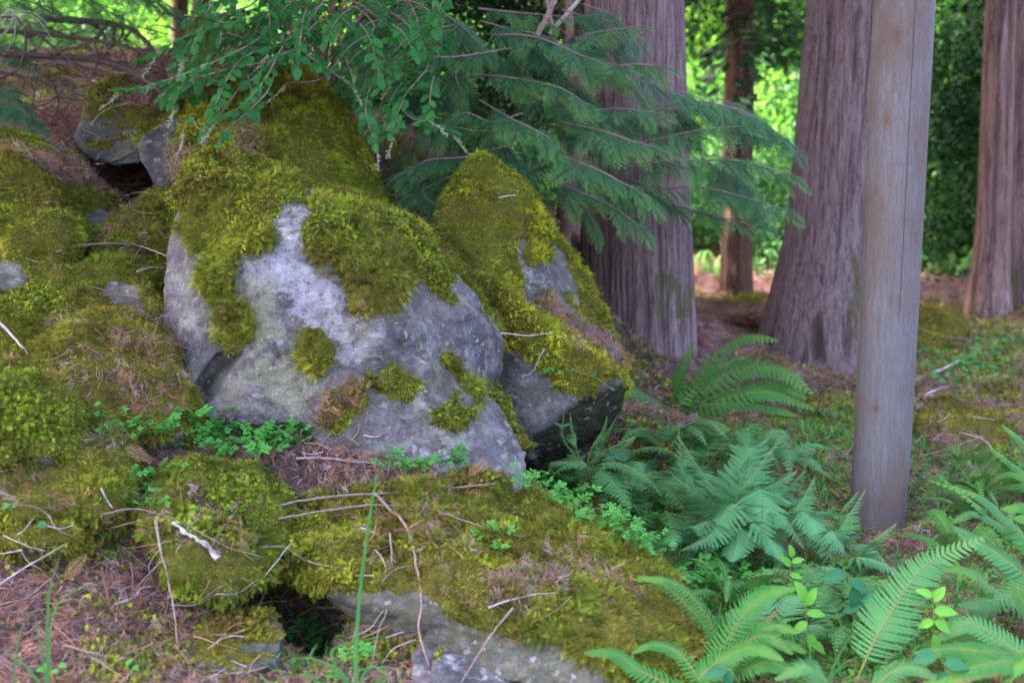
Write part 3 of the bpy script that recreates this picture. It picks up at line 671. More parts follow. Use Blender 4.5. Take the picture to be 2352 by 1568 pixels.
# ------------------------------------------------------------------ shape helpers
def resample(pts, n):
    """smooth curve through control points (vectors, optional 4th = radius)"""
    P = np.array([list(p) for p in pts], float); m = len(P)
    if m == 2: t = np.linspace(0, 1, n)[:, None]; return P[0] * (1 - t) + P[1] * t
    Q = np.vstack([2 * P[0] - P[1], P, 2 * P[-1] - P[-2]]); out = []
    for u in np.linspace(0, m - 1 - 1e-6, n):
        i = int(u); t = u - i; p0, p1, p2, p3 = Q[i:i + 4]
        out.append(.5 * ((2 * p1) + (-p0 + p2) * t + (2 * p0 - 5 * p1 + 4 * p2 - p3) * t * t + (-p0 + 3 * p1 - 3 * p2 + p3) * t ** 3))
    return np.array(out)
def tube(C, Rr, sides=6, cap=True, knob=0.0, seed=0):
    C = np.asarray(C, float); n = len(C); Rr = np.broadcast_to(np.asarray(Rr, float), (n,))
    T = np.gradient(C, axis=0); T /= np.maximum(np.linalg.norm(T, axis=1, keepdims=True), 1e-9)
    ref = np.array([0.13, 0.21, 1.0]); 
    if abs(T[:, 2]).mean() > .8: ref = np.array([0, 1.0, .1])
    X = np.cross(T, ref); X /= np.maximum(np.linalg.norm(X, axis=1, keepdims=True), 1e-9); Y = np.cross(T, X)
    a = np.arange(sides) * 2 * math.pi / sides
    ring = X[:, None] * np.cos(a)[None, :, None] + Y[:, None] * np.sin(a)[None, :, None]
    rr = Rr[:, None] * np.ones((1, sides))
    if knob: rr = rr * (1 + knob * noise(C[:, None] + ring * .01, 60, seed))
    V = (C[:, None] + ring * rr[..., None]).reshape(-1, 3)
    i = (np.arange(n - 1)[:, None] * sides + np.arange(sides)[None]).ravel(); j = (np.arange(n - 1)[:, None] * sides + (np.arange(sides)[None] + 1) % sides).ravel()
    F = np.stack([i, j, j + sides, i + sides], 1)
    if cap:
        V = np.vstack([V, C[:1], C[-1:]]); b = n * sides
        F = [tuple(f) for f in F.tolist()] + [((k + 1) % sides, k, b) for k in range(sides)] + [((n - 1) * sides + k, (n - 1) * sides + (k + 1) % sides, b + 1) for k in range(sides)]
    return V, F
class MB:
    def __init__(s): s.V = []; s.F = []; s.T = []
    def add(s, V, F, T=0.0):
        o = len(s.V); V = np.asarray(V, float).reshape(-1, 3).tolist(); s.V += V; s.F += [tuple(o + k for k in f) for f in (F.tolist() if isinstance(F, np.ndarray) else F)]
        s.T += [T] * len(V) if np.isscalar(T) else list(T)
    def mesh(s, name, mat, origin=(0, 0, 0), smooth=False):
        return mesh(name, np.array(s.V) - np.array(origin), s.F, mat, smooth, attrs={'tip': s.T})
def frame_of(t, up=Vector((0, 0, 1))):
    t = Vector(t).normalized(); s = t.cross(up)
    if s.length < .05: s = t.cross(Vector((0, 1, .2)))
    s.normalize(); u = s.cross(t).normalized(); return t, s, u

# ------------------------------------------------------------------ trunks
def trunk(parent, pts, mat, seed=0, ridge=26, amp=.035, z_top=14, segs=180, mossy=(), lean_up=(0, 0), flare=0, dz=.03, org=None, name='trunk', lobes=0.03, cavity=None):
    W = [(at(px, py, Y), w * .5 * Y / FPX / 1.0) for px, py, Y, w in pts]      # top to bottom
    W.sort(key=lambda a: a[0].z)
    zc = np.array([w[0].z for w in W]); xc = np.array([w[0].x for w in W]); yc = np.array([w[0].y for w in W]); rc = np.array([w[1] for w in W])
    zs = [zc[0] - .35]
    lim = CAMZ + yc.mean() * .16
    while zs[-1] < z_top: zs.append(zs[-1] + (dz if zs[-1] < lim else .35))
    zs = np.array(zs)
    def ext(v, slope=None):
        o = np.interp(zs, zc, v); s_ = (v[-1] - v[0]) / (zc[-1] - zc[0]) if slope is None else slope
        o = np.where(zs > zc[-1], v[-1] + s_ * (zs - zc[-1]), o); return o
    k5 = np.ones(9) / 9
    def sm(v): return np.convolve(np.pad(v, 4, 'edge'), k5, 'valid')
    X = sm(ext(xc)); Y = sm(ext(yc, 0.0)); Rr = sm(np.maximum(ext(rc, -rc[-1] / 26), .02))
    a = np.linspace(0, 2 * math.pi, segs, endpoint=False)
    A, Z = np.meshgrid(a, zs); RR = Rr[:, None]
    hb = Z - zc[0]
    # ridges that wander and merge: noise on a cylinder stretched along z
    q = np.stack([np.cos(A) * ridge / 6.28, np.sin(A) * ridge / 6.28, Z * .9], -1); q[..., :2] += .5 * noise(np.stack([np.cos(A) * 2, np.sin(A) * 2, Z * 1.5], -1), 1.0, seed + 21)[..., None]
    n1 = noise(q, 1.0, seed); n2 = noise(q * [2.3, 2.3, 1.6], 1.0, seed + 5)
    rdg = 1 - np.abs(n1) * 2.2; rdg2 = 1 - np.abs(n2) * 2
    crev = np.clip(np.clip(-rdg + .15, 0, 1) * 1.6 + np.clip(-rdg2 - .3, 0, 1), 0, 1)
    big = lobes * noise(np.stack([np.cos(A) * 1.1, np.sin(A) * 1.1, Z * .35], -1), 1.0, seed + 9) * 2 
    fl = flare * np.exp(-np.maximum(hb, 0) / .28) * (1 + .8 * noise(np.stack([np.cos(A) * 1.6, np.sin(A) * 1.6, Z * .3], -1), 1.0, seed + 13))
    r_ = RR * (1 + amp * rdg + amp * .4 * rdg2 + big + fl)
    V = np.stack([X[:, None] + r_ * np.cos(A), Y[:, None] + r_ * np.sin(A), Z], -1).reshape(-1, 3)
    n = len(zs); i = (np.arange(n - 1)[:, None] * segs + np.arange(segs)[None]).ravel(); j = (np.arange(n - 1)[:, None] * segs + (np.arange(segs)[None] + 1) % segs).ravel()
    F = np.stack([i, j, j + segs, i + segs], 1)
    uv = proj(V); ms = np.zeros(len(V)); nz = 22 * fbm(V * [1, 1, .4], 6, seed + 3, 3)
    for p in mossy: ms = np.maximum(ms, sstep(-15, 15, poly_sd(uv, p) + nz))
    cv = crev.ravel()
    if cavity:
        for p, dpt in cavity:
            k = sstep(-6, 14, poly_sd(uv, p)) * (V[:, 1] < np.repeat(Y, segs)); V[:, 1] += k * dpt; cv = np.maximum(cv, k)
    org = Vector((float(X[0]), float(Y[0]), float(zc[0]))) if org is None else org
    me = mesh(name, V - np.array(org), F, mat, attrs={'crev': cv, 'mossy': ms})
    return obj(name, me, parent), org
# boughs of the crowns overhead
def mk_bough(seed):
    q = random.Random(seed); V = []; F = []; T = []
    for k in range(46):
        t = q.uniform(0, 1); s = q.choice((-1, 1)); w = (1 - t * .7) * .38; x = t; y = s * q.uniform(.02, w); z = -.25 * t * t - .3 * abs(y) + q.uniform(-.04, .04)
        d = Vector((q.uniform(.4, 1), s * q.uniform(.3, 1), q.uniform(-.6, .1))).normalized(); L = q.uniform(.10, .2); w2 = d.cross(Vector((q.uniform(-.3, .3), q.uniform(-.3, .3), 1))).normalized() * L * .28; i = len(V)
        p = Vector((x, y, z)); V += [tuple(p), tuple(p + d * L * .5 + w2), tuple(p + d * L), tuple(p + d * L * .5 - w2)]; F.append((i, i + 1, i + 2, i + 3)); T += [0, .3, .8, .3]
    return V, F, T
M_CANOPY = inst_mat('canopy_leaves', 0.35, 0.6)
BOUGHS = [src_from('bough', mk_bough(s), M_CANOPY) for s in (1, 2, 3)]
def crown(parent, org, cx, cy, z0, z1, rad, n, seed=0, tint=((.035, .075, .022), (.06, .13, .02)), size=.8):
    r_ = np.random.default_rng(seed); t = r_.random(n) ** .8; z = z0 + (z1 - z0) * t
    rr = rad * (1 - .75 * t) * np.sqrt(r_.uniform(.02, 1, n)); a = r_.uniform(0, 6.283, n)
    P = np.stack([cx + rr * np.cos(a), cy + rr * np.sin(a), z - .12 * rr], 1)
    # bough lies outward: its local X outward -> make from euler directly
    rot = np.stack([r_.uniform(-.35, .35, n), r_.uniform(.0, .5, n), a + r_.normal(0, .5, n)], 1)
    c1, c2 = np.array(tint[0]), np.array(tint[1]); f = r_.random((n, 1)); tn = c1 * (1 - f) + c2 * f
    o = scatter_obj('crown', P, rot, r_.uniform(.6, 1.3, n) * size, r_.integers(0, 3, n), tn, 'bough', BOUGHS, parent, origin=org)
    return o
def tree(name, label, pts, mat, crown_=None, cat='tree', group=None, **kw):
    e = empty(name, (0, 0, 0), label, cat, group)
    t, org = trunk(e, pts, mat, **kw); e.location = org
    if crown_:
        for c in ([crown_] if isinstance(crown_, dict) else crown_): crown(e, org, **c)
    return e, org
big, big_o = tree('cedar_tree', 'thickest cedar with furrowed violet brown bark behind the pointed mossy boulder',
  [(1458,-60,8.0,218),(1458,0,8.0,220),(1462,300,8.0,236),(1462,500,8.0,252),(1466,700,8.0,262),(1472,850,8.0,262),(1478,930,8.0,256)], M_CEDAR,
  dict(cx=.6, cy=8.4, z0=4.0, z1=15, rad=3.2, n=1500, seed=1), seed=3, ridge=70, amp=.014, segs=300, dz=.025, flare=.03,
  mossy=[[(1500,620),(1560,640),(1595,700),(1590,740),(1540,730),(1505,760)],[(1500,840),(1530,850),(1520,900),(1490,900)],[(1570,650),(1600,660),(1600,800),(1580,760)]])
ced2, ced2_o = tree('cedar_tree', 'broad based cedar with mossy right side standing behind the smooth pole',
  [(1975,-60,8.9,208),(1968,0,8.9,212),(1945,300,8.9,222),(1925,520,8.9,226),(1910,650,8.9,262),(1895,760,8.9,290),(1885,860,8.9,316)], M_CEDAR,
  dict(cx=2.0, cy=9.8, z0=4.3, z1=15, rad=3.0, n=750, seed=2), seed=8, ridge=66, amp=.015, segs=300, dz=.025, flare=.05, lobes=.045,
  mossy=[[(1950,540),(1985,560),(1990,790),(1950,790),(1925,720),(1930,640)],[(1890,700),(1920,700),(1920,790),(1890,780)]],
  cavity=[([(1874,720),(1884,720),(1890,770),(1896,835),(1868,838),(1864,800),(1872,760)], .07), ([(1935,790),(1950,700),(1956,790),(1950,840),(1938,840)],.04)])
tree('cedar_tree', 'slim dark red trunk between the thickest cedar and the pole, shaded at its foot',
  [(1700,-60,13.2,64),(1698,200,13.2,62),(1690,500,13.2,62),(1690,620,13.2,66),(1690,680,13.2,74)], M_DARKBARK, [dict(cx=1.4, cy=13.2, z0=4.6, z1=15, rad=2.6, n=500, seed=3), dict(cx=2.2, cy=13.4, z0=2.55, z1=6, rad=1.5, n=130, seed=63, tint=((.012, .035, .014), (.02, .06, .02)))], seed=12, ridge=12, amp=.08, segs=70, dz=.05)
tw, tw_o = tree('cedar_tree', 'sunlit twin trunked cedar at the right edge with a swelling foot',
  [(2305,-60,10.8,64),(2300,0,10.8,66),(2290,300,10.8,72),(2282,520,10.8,76),(2274,640,10.8,88),(2268,740,10.8,104)], M_CEDAR2, dict(cx=4.2, cy=11.2, z0=6.5, z1=15, rad=2.0, n=260, seed=4), seed=15, ridge=22, amp=.035, segs=160, dz=.035, flare=.12,
  mossy=[[(2310,600),(2352,600),(2352,700),(2320,680)]])
trunk(tw, [(2372,-60,11.0,110),(2360,200,11.0,110),(2352,500,11.0,116),(2350,700,11.0,130)], M_CEDAR2, seed=18, ridge=26, amp=.035, segs=160, dz=.035, org=tw_o, flare=.08, mossy=[[(2310,620),(2352,600),(2352,720),(2320,700)]])
tree('cedar_tree', 'reddish trunk half hidden behind the green sprays left of the thickest cedar',
  [(1325,-60,9.8,62),(1322,200,9.8,66),(1318,450,9.8,72),(1316,640,9.8,90)], M_CEDAR2, dict(cx=.5, cy=9.8, z0=5.5, z1=12, rad=1.5, n=200, seed=5), seed=20, ridge=20, amp=.04, segs=120, dz=.04)
for lab, pts, s in (('dark trunk behind the shrub at the top, the left one of two', [(412,-40,13,34),(414,100,13,36),(416,240,13,40)], 31), ('dark trunk behind the shrub at the top, the right one of two', [(462,-40,12.5,36),(460,100,12.5,40),(458,250,12.5,46)], 32)):
    tree('dark_tree', lab, pts, M_DARKBARK, dict(cx=at(*pts[0][:3]).x, cy=13, z0=6, z1=13, rad=1.5, n=160, seed=s), seed=s, ridge=12, amp=.06, segs=50, dz=.08)
# unseen cedars: two added to shade the rocks, one bears the top left branches
def shade_tree(lab, x, y, r0, cr, seed):
    e = empty('cedar_tree', (x, y, float(ground_z(x, y))), lab, 'tree'); z0 = e.location.z
    C = resample([(0, 0, -.3, r0 * 1.25), (.05, 0, .6, r0), (0, .1, 6, r0 * .7), (.1, 0, 13, .04)], 40)
    V, F = tube(C[:, :3], C[:, 3], 28, knob=.10, seed=seed); me = mesh('trunk', V, F, M_CEDAR); obj('trunk', me, e)
    for c in cr: crown(e, e.location, **c)
    return e
shade_tree('cedar added outside the view on the left so its crown shades the mossy rocks', -4.0, 4.6, .24, [dict(cx=-3.4, cy=5.2, z0=3.5, z1=11, rad=3.6, n=1700, seed=41)], 1)
shade_tree('cedar added outside the view far left to shade the rocks', -5.6, 10.2, .22, [dict(cx=-4.6, cy=9.8, z0=4.0, z1=12, rad=3.6, n=1500, seed=42)], 2)
shade_tree('cedar standing outside the view beyond the dead branches on the left', -4.3, 7.2, .2, [dict(cx=-4.0, cy=6.6, z0=3.8, z1=11, rad=3.0, n=750, seed=43)], 3)

# ------------------------------------------------------------------ the smooth log pole
def mk_pole_mat():
    m = N('weathered_pole'); co = m.coords((1, 1, .12)); c0 = m.coords((1, 1, .45))
    grain = m.noise(110, 5, .65, co, .6); wav = m.n('TexWave', {'Vector': c0, 'Scale': 14.0, 'Distortion': 9.0, 'Detail': 4.0, 'Detail Scale': 2.2, 'Detail Roughness': .6}, wave_type='BANDS', bands_direction='X').outputs[1]
    st = m.noise(5, 4, .6, m.coords((1, 1, .35)))
    c = m.mix(grain, (.072, .062, .068), (.215, .200, .232)); c = m.mix(m.math('MULTIPLY', wav, .5), c, (.12, .10, .095))
    c = m.mix(m.math('MULTIPLY', m.ramp(st, [(.44, 0.), (.60, 1.)]), .7), c, (.115, .075, .058))
    c = m.mix(m.attr('crev'), c, (.05, .035, .03)); c = m.mix(m.math('MULTIPLY', m.attr('mossy'), .85), c, (.11, .055, .032))
    return m.surf(c, .75, m.bump(m.math('ADD', grain, m.math('MULTIPLY', wav, .6)), .35, .006), .25)
M_POLE = mk_pole_mat()
def pole():
    pts = [(2080,-60,5.6,138),(2077,0,5.6,137),(2050,560,5.6,132),(2027,1000,5.6,132),(2010,1225,5.6,130)]
    W = sorted([(at(a, b, c), w * .5 * c / FPX) for a, b, c, w in pts], key=lambda q: q[0].z)
    zc = [w[0].z for w in W]; zs = np.arange(zc[0] - .4, 9.0, .03); zs = np.concatenate([zs[zs < 2.6], np.arange(2.6, 9, .3)])
    def ex(v): s_ = (v[-1] - v[0]) / (zc[-1] - zc[0]); return np.where(zs > zc[-1], v[-1] + s_ * (zs - zc[-1]), np.interp(zs, zc, v))
    X = ex([w[0].x for w in W]); Y = ex([w[0].y for w in W]); Rr = np.clip(ex([w[1] for w in W]), .06, 1)
    segs = 480; a = np.linspace(0, 2 * math.pi, segs, endpoint=False); A, Z = np.meshgrid(a, zs)
    r_ = Rr[:, None] * (1 + .006 * noise(np.stack([np.cos(A) * 3, np.sin(A) * 3, Z * .8], -1), 1, 4) + .02 * noise(np.stack([np.cos(A), np.sin(A), Z * .9], -1), 1, 6))
    crev = np.zeros_like(A); kn = np.zeros_like(A)
    ac = -1.49 + .03 * noise(np.stack([Z * 0, Z * 0, Z * 1.6], -1), 1, 8) 
    d = np.abs((A - 2 * math.pi * (A > math.pi)) - ac); on = sstep(.85, 1.0, Z) 
    g = np.exp(-(d / .013) ** 2) * on; r_ -= g * .004; crev = np.maximum(crev, np.clip(g * (.75 + .35 * noise(np.stack([A * 0, A * 0, Z * 9], -1), 1, 3)), 0, 1))
    for (px, py, wr, wz, s_) in ((2062,82,.16,.030,1.2),(2040,275,.16,.04,1),(2045,420,.09,.03,.5),(2104,330,.07,.016,1),(2014,937,.12,.022,1.3),(2030,470,.1,.03,.4),(2020,1160,.1,.03,.6),(2020,760,.06,.06,.5),(2045,700,.05,.05,.5),(2085,520,.05,.03,.4)):
        p = at(px, py, 5.49); zi = p.z; xi = np.interp(zi, zs, X); rr = np.interp(zi, zs, Rr); an = -math.acos(max(-1, min(1, (p.x - xi) / rr)))
        dd = ((A - 2 * math.pi * (A > math.pi)) - an) / wr; k = np.exp(-(dd ** 2 + ((Z - zi) / wz) ** 2)); kn = np.maximum(kn, k * s_); r_ += k * .0025 * s_
    V = np.stack([X[:, None] + r_ * np.cos(A), Y[:, None] + r_ * np.sin(A), Z], -1).reshape(-1, 3)
    n = len(zs); i = (np.arange(n - 1)[:, None] * segs + np.arange(segs)[None]).ravel(); j = (np.arange(n - 1)[:, None] * segs + (np.arange(segs)[None] + 1) % segs).ravel()
    F = [tuple(f) for f in np.stack([i, j, j + segs, i + segs], 1).tolist()] + [tuple(range((n - 1) * segs, n * segs))]
    org = np.array([X[0], Y[0], zc[0]]); me = mesh('log_pole', V - org, F, M_POLE, attrs={'crev': crev.ravel(), 'mossy': np.clip(kn.ravel(), 0, 1)})
    o = obj('log_pole', me, None, org); tag(o, 'smooth barkless grey pole with one long crack, in front of the broad based cedar', 'pole')
pole()

# ------------------------------------------------------------------ fallen log beyond the trunks
def fallen_log():
    p = [at(1540,706,11.0), at(1680,716,11.0), at(1830,726,10.8)]
    C = resample([(*v, .085) for v in p], 60); V, F = tube(C[:, :3], C[:, 3] * 1.3 * (1 + .12 * noise(C[:, :3], 2.0, 4)), 40, knob=.05, seed=3)
    org = np.array(p[1]); me = mesh('fallen_log', V - org, F, M_DARKLOG); o = obj('fallen_log', me, None, org); tag(o, 'rotting red brown log lying on the needles between the two thick cedars', 'log')
    n = 900; a = rng.uniform(0, 6.28, n); c = np.array(at(1735,694,10.95)); P = c + np.stack([rng.normal(0, .13, n), rng.normal(0, .06, n), np.abs(rng.normal(0, .022, n))], 1)
    scatter_obj('moss', P, euler_from(rng.normal(0, .5, (n, 3)) + [0, 0, 1], a), rng.uniform(.03, .05, n), rng.integers(0, 4, n), moss_tint(P, 'brown', n) * .8, 'tuft', TUFTS, o, origin=org)
m = N('rotting_wood'); _a = m.noise(30, 6, .7, m.coords((.12, 1, 1))); _b = m.noise(6, 4, .6, m.coords((.5, 1, 1)))
M_DARKLOG = m.surf(m.mix(m.ramp(_a, [(.4, 0.), (.6, 1.)]), m.mix(_b, (.10, .05, .032), (.16, .075, .045)), (.33, .18, .12)), .9, m.bump(_a, .8, .02), .15)
fallen_log()
# ------------------------------------------------------------------ leaf materials
M_SWORD = leaf_mat('sword_fern_green', (.026, .135, .034), (.046, .205, .044), (.14, .30, .05), .3, .45, .35)
M_SWORD2 = leaf_mat('pale_fern_green', (.048, .19, .062), (.075, .25, .082), (.14, .30, .09), .3, .5, .35)
M_BRACKEN = leaf_mat('bracken_green', (.105, .34, .145), (.155, .43, .19), (.12, .27, .14), .3, .6, .25)
M_DRYF = leaf_mat('dry_frond', (.20, .11, .05), (.30, .18, .09), None, .15, .7)
M_RACHIS = leaf_mat('fern_stalk', (.16, .15, .05), (.20, .17, .06), None, .0, .6)
M_SHRUB = leaf_mat('shrub_leaf', (.024, .125, .034), (.055, .235, .055), (.07, .22, .08), .32, .5, .3)
M_CEDARLEAF = leaf_mat('cedar_spray_green', (.036, .118, .080), (.082, .20, .115), (.20, .42, .06), .2, .55, .3)
M_HERB = leaf_mat('herb_leaf', (.075, .29, .060), (.115, .38, .075), None, .3, .55)
M_HERBDARK = leaf_mat('dark_three_part_leaf', (.03, .13, .05), (.05, .16, .06), None, .3, .55)
M_SALAL = leaf_mat('oval_bright_leaf', (.10, .33, .035), (.15, .42, .05), None, .3, .3, .5)
M_SALALD = leaf_mat('oval_dark_leaf', (.02, .13, .06), (.03, .17, .07), None, .25, .35, .5)
M_GRASS = leaf_mat('grass_blade', (.05, .19, .05), (.07, .24, .06), None, .3, .5)
M_SEED = leaf_mat('seed_head', (.36, .36, .26), (.28, .32, .20), None, .2, .8)
def wood(name, a, b):
    m = N(name); n1 = m.noise(60, 5, .7, m.coords()); return m.surf(m.mix(m.ramp(n1, [(.35, 0.), (.65, 1.)]), a, b), .85, m.bump(n1, .5, .004), .2)
M_TWIG = wood('pinkish_twig', (.20, .125, .115), (.33, .235, .225)); M_PALE = wood('bleached_twig', (.36, .29, .28), (.55, .47, .50))
M_DEADWOOD = wood('dark_dead_wood', (.055, .036, .036), (.125, .088, .088)); M_TAN = wood('tan_stick', (.26, .15, .085), (.36, .23, .14)); M_REDTWIG = wood('red_brown_twig', (.12, .055, .045), (.22, .12, .10))

# ------------------------------------------------------------------ ferns
def sword_frond(C, half, n=36, seed=0, roll=0.0, droop=.18, sweep=.35, pw=.44):
    """C: (k,3) curve base->tip in world; half: pinna length"""
    q = random.Random(seed); mb = MB(); rb = MB(); L = np.linalg.norm(np.diff(C, axis=0), axis=1).sum()
    C = resample(C, 40); V, F = tube(C, np.linspace(.0032, .0012, 40), 5); rb.add(V, F)
    for k in range(n):
        t = .10 + .895 * (k + .5) / n; u = t * 39; i = min(int(u), 38); f = u - i; p = Vector(C[i] * (1 - f) + C[i + 1] * f); tg = Vector(C[min(i + 2, 39)] - C[max(i - 1, 0)])
        tg, s, up = frame_of(tg, Vector((0, -.55, .85))); up = (Matrix.Rotation(roll, 3, tg) @ up); s = (Matrix.Rotation(roll, 3, tg) @ s)
        prof = min(1, (t - .02) / .22) ** .7 * (1 - t) ** .55 * 1.25; l = half * min(1, prof) * q.uniform(.93, 1.05)
        if t > .93: l = max(l, half * .09)
        w = L * .9 / n * 1.0 * pw * 2
        for sg in (-1, 1):
            d = (s * sg + tg * (sweep + .25 * t) - up * droop + Vector((0, 0, q.uniform(-.08, .08)))).normalized(); b = (tg - d * tg.dot(d)).normalized()
            pts = []; cur = p + up * .001
            V = [cur - b * w * .38, cur + b * w * .5]
            m1 = cur + d * l * .45 - up * l * droop * .1; V += [m1 - b * w * .42, m1 + b * w * .42]
            m2 = cur + d * l * .8 - up * l * droop * .35 + b * l * .03; V += [m2 - b * w * .25, m2 + b * w * .25]
            V += [cur + d * l - up * l * droop * .6 + b * l * .07]
            mb.add([tuple(v) for v in V], [(0, 1, 3, 2), (2, 3, 5, 4), (4, 5, 6)], [.35, .35, .1, .1, .1, .1, .3] if t < .8 else .45)
    return mb, rb
def lacy_frond(C, half, n=16, seed=0, roll=0.0, stalk=.12, shape='tri'):
    """twice divided triangular frond"""
    q = random.Random(seed); mb = MB(); rb = MB(); C = resample(C, 30); V, F = tube(C, np.linspace(.003, .001, 30), 5); rb.add(V, F)
    L = np.linalg.norm(np.diff(C, axis=0), axis=1).sum()
    for k in range(n):
        t = stalk + (1 - stalk) * (k / n) ** .92; u = t * 29; i = min(int(u), 28); f = u - i; p = Vector(C[i] * (1 - f) + C[i + 1] * f)
        tg, s, up = frame_of(Vector(C[min(i + 2, 29)] - C[max(i - 1, 0)])); R3 = Matrix.Rotation(roll, 3, tg); up = R3 @ up; s = R3 @ s
        l = half * ((1 - (k / n)) ** .85 if shape == 'tri' else math.sin(math.pi * min(1, .25 + .75 * k / n)) ** .8 * (1 - .2 * k / n)) * q.uniform(.9, 1.05)
        if l < .004: continue
        for sg in (-1, 1):
            d = (s * sg + tg * .45 - up * .15 + Vector((0, 0, q.uniform(-.08, .08)))).normalized(); b = (tg - d * tg.dot(d)).normalized()
            gap = (1 - stalk) * L / n * (1.05 - .35 * k / n); m = max(4, int(l / gap * 3)); m = min(m, 15)
            V = [tuple(p - b * .0022), tuple(p + b * .0022), tuple(p + d * l)]; mb.add(V, [(0, 1, 2)], .6)
            for j in range(m):
                tt = (j + .4) / m; pp = p + d * l * tt - up * l * .12 * tt * tt; ll = gap * .52 * (1 - tt) ** .6 + .0015; ww = l / m * .50
                for s2 in (-1, 1):
                    e = (b * s2 + d * .45).normalized(); o = pp + e * ll
                    mb.add([tuple(pp - d * ww), tuple(pp + d * ww), tuple(o + d * ww * .5), tuple(o - d * ww * .3)], [(0, 1, 2, 3)] if s2 > 0 else [(3, 2, 1, 0)], tt * .5)
    return mb, rb
def fern(label, base, fronds, kind='sword', mat=None, group=None, cat='fern', name=None, extra=False, **dk):
    """fronds: list of (pixel polyline [(px,py,Y)...], half width px)"""
    B = drop(*at(*base)[:2], z=at(*base).z + .5) if base[1] < 1500 else at(*base)
    e = empty(name or ('sword_fern' if kind == 'sword' else 'lacy_fern'), B, label, cat, group)
    for k, (pl, hw, *opt) in enumerate(fronds + ([([(x + random.uniform(-30, 30), y + random.uniform(-30, 30), d_ + .12) for x, y, d_ in pl_], h_ * .9, *op_) for pl_, h_, *op_ in fronds] if extra else [])):
        o_ = dict(dk, **(opt[0] if opt else {}))
        mt = o_.pop('mat', mat) if o_ else mat
        P = [np.array(B)] * (0 if o_.pop('own', False) else 1) + [np.array(at(*p)) for p in pl]
        half = hw * pl[0][2] / FPX
        if kind == 'sword': mb, rb = sword_frond(np.array(P), half, seed=k * 7 + int(base[0]), **o_)
        else:
            o_['stalk'] = .97 / (len(P) - 1); o_['roll'] = o_.get('roll', 0) * .3
            mb, rb = lacy_frond(np.array(P), half * 1.15, seed=k * 7 + int(base[0]), **o_)
        f = obj('frond', mb.mesh('frond', mt, B), e); obj('stalk', rb.mesh('stalk', M_RACHIS, B, True), f)
    return e
fern('sword fern spreading at the foot of the thickest cedar', (1540,955,6.7), [
 ([(1548,900,6.6),(1565,850,6.55),(1592,785,6.5)],34), ([(1580,900,6.6),(1640,820,6.5),(1710,775,6.4),(1790,782,6.3)],46), ([(1600,905,6.5),(1700,845,6.4),(1790,850,6.3),(1868,905,6.2)],52),
 ([(1620,915,6.5),(1720,880,6.4),(1800,880,6.3),(1850,915,6.2)],44), ([(1620,930,6.4),(1720,900,6.3),(1790,905,6.25),(1870,940,6.2)],46),([(1600,935,6.4),(1690,925,6.3),(1770,935,6.25),(1830,955,6.2)],36),
 ([(1590,950,6.4),(1630,980,6.3),(1655,1035,6.25)],36), ([(1500,925,6.7),(1460,890,6.65),(1425,835,6.6)],34), ([(1510,950,6.6),(1470,925,6.5),(1440,880,6.5)],28),([(1560,930,6.5),(1620,870,6.6),(1680,830,6.7),(1740,830,6.6)],40),
 ([(1520,990,6.5),(1500,1020,6.4),(1495,1050,6.4)],26)], mat=M_SWORD, n=27, pw=.36)
fern('sword fern arching over the right end of the long mossy slab', (1650,1560,4.05), [
 ([(1649,1508,4.05),(1707,1414,4.1),(1757,1367,4.1),(1829,1349,4.1)],50), ([(1670,1530,4.0),(1736,1465,4.0),(1779,1436,4.0),(1835,1452,3.95)],46),
 ([(1600,1565,3.9),(1656,1515,3.9),(1728,1485,3.85),(1800,1515,3.8)],50), ([(1650,1480,4.1),(1610,1395,4.1),(1540,1335,4.1),(1455,1330,4.1)],30),
 ([(1700,1540,3.9),(1770,1520,3.85),(1850,1568,3.8)],44), ([(1620,1570,3.9),(1560,1500,3.95),(1500,1480,3.95),(1450,1500,3.9)],30), ([(1660,1560,3.95),(1700,1500,4.2),(1760,1420,4.25)],30,{'mat':M_DRYF}), ([(1600,1590,3.85),(1480,1545,3.85),(1410,1500,3.85),(1342,1500,3.8)],40),
 ([(1720,1500,4.1),(1790,1470,4.1),(1850,1500,4.05)],34)], mat=M_SWORD, extra=True)
fern('sword fern at the bottom edge with one long frond reaching up to the right', (1950,1600,3.85), [
 ([(1966,1565,3.85),(2009,1471,3.95),(2045,1410,4.0),(2096,1331,4.05),(2153,1281,4.1),(2262,1234,4.1)],88,{'n':40,'own':True,'pw':.40}), ([(1900,1568,3.8),(1850,1530,3.8),(1780,1560,3.8)],44),
 ([(2000,1580,3.75),(2080,1530,3.75),(2160,1560,3.7)],46)], mat=M_SWORD2)
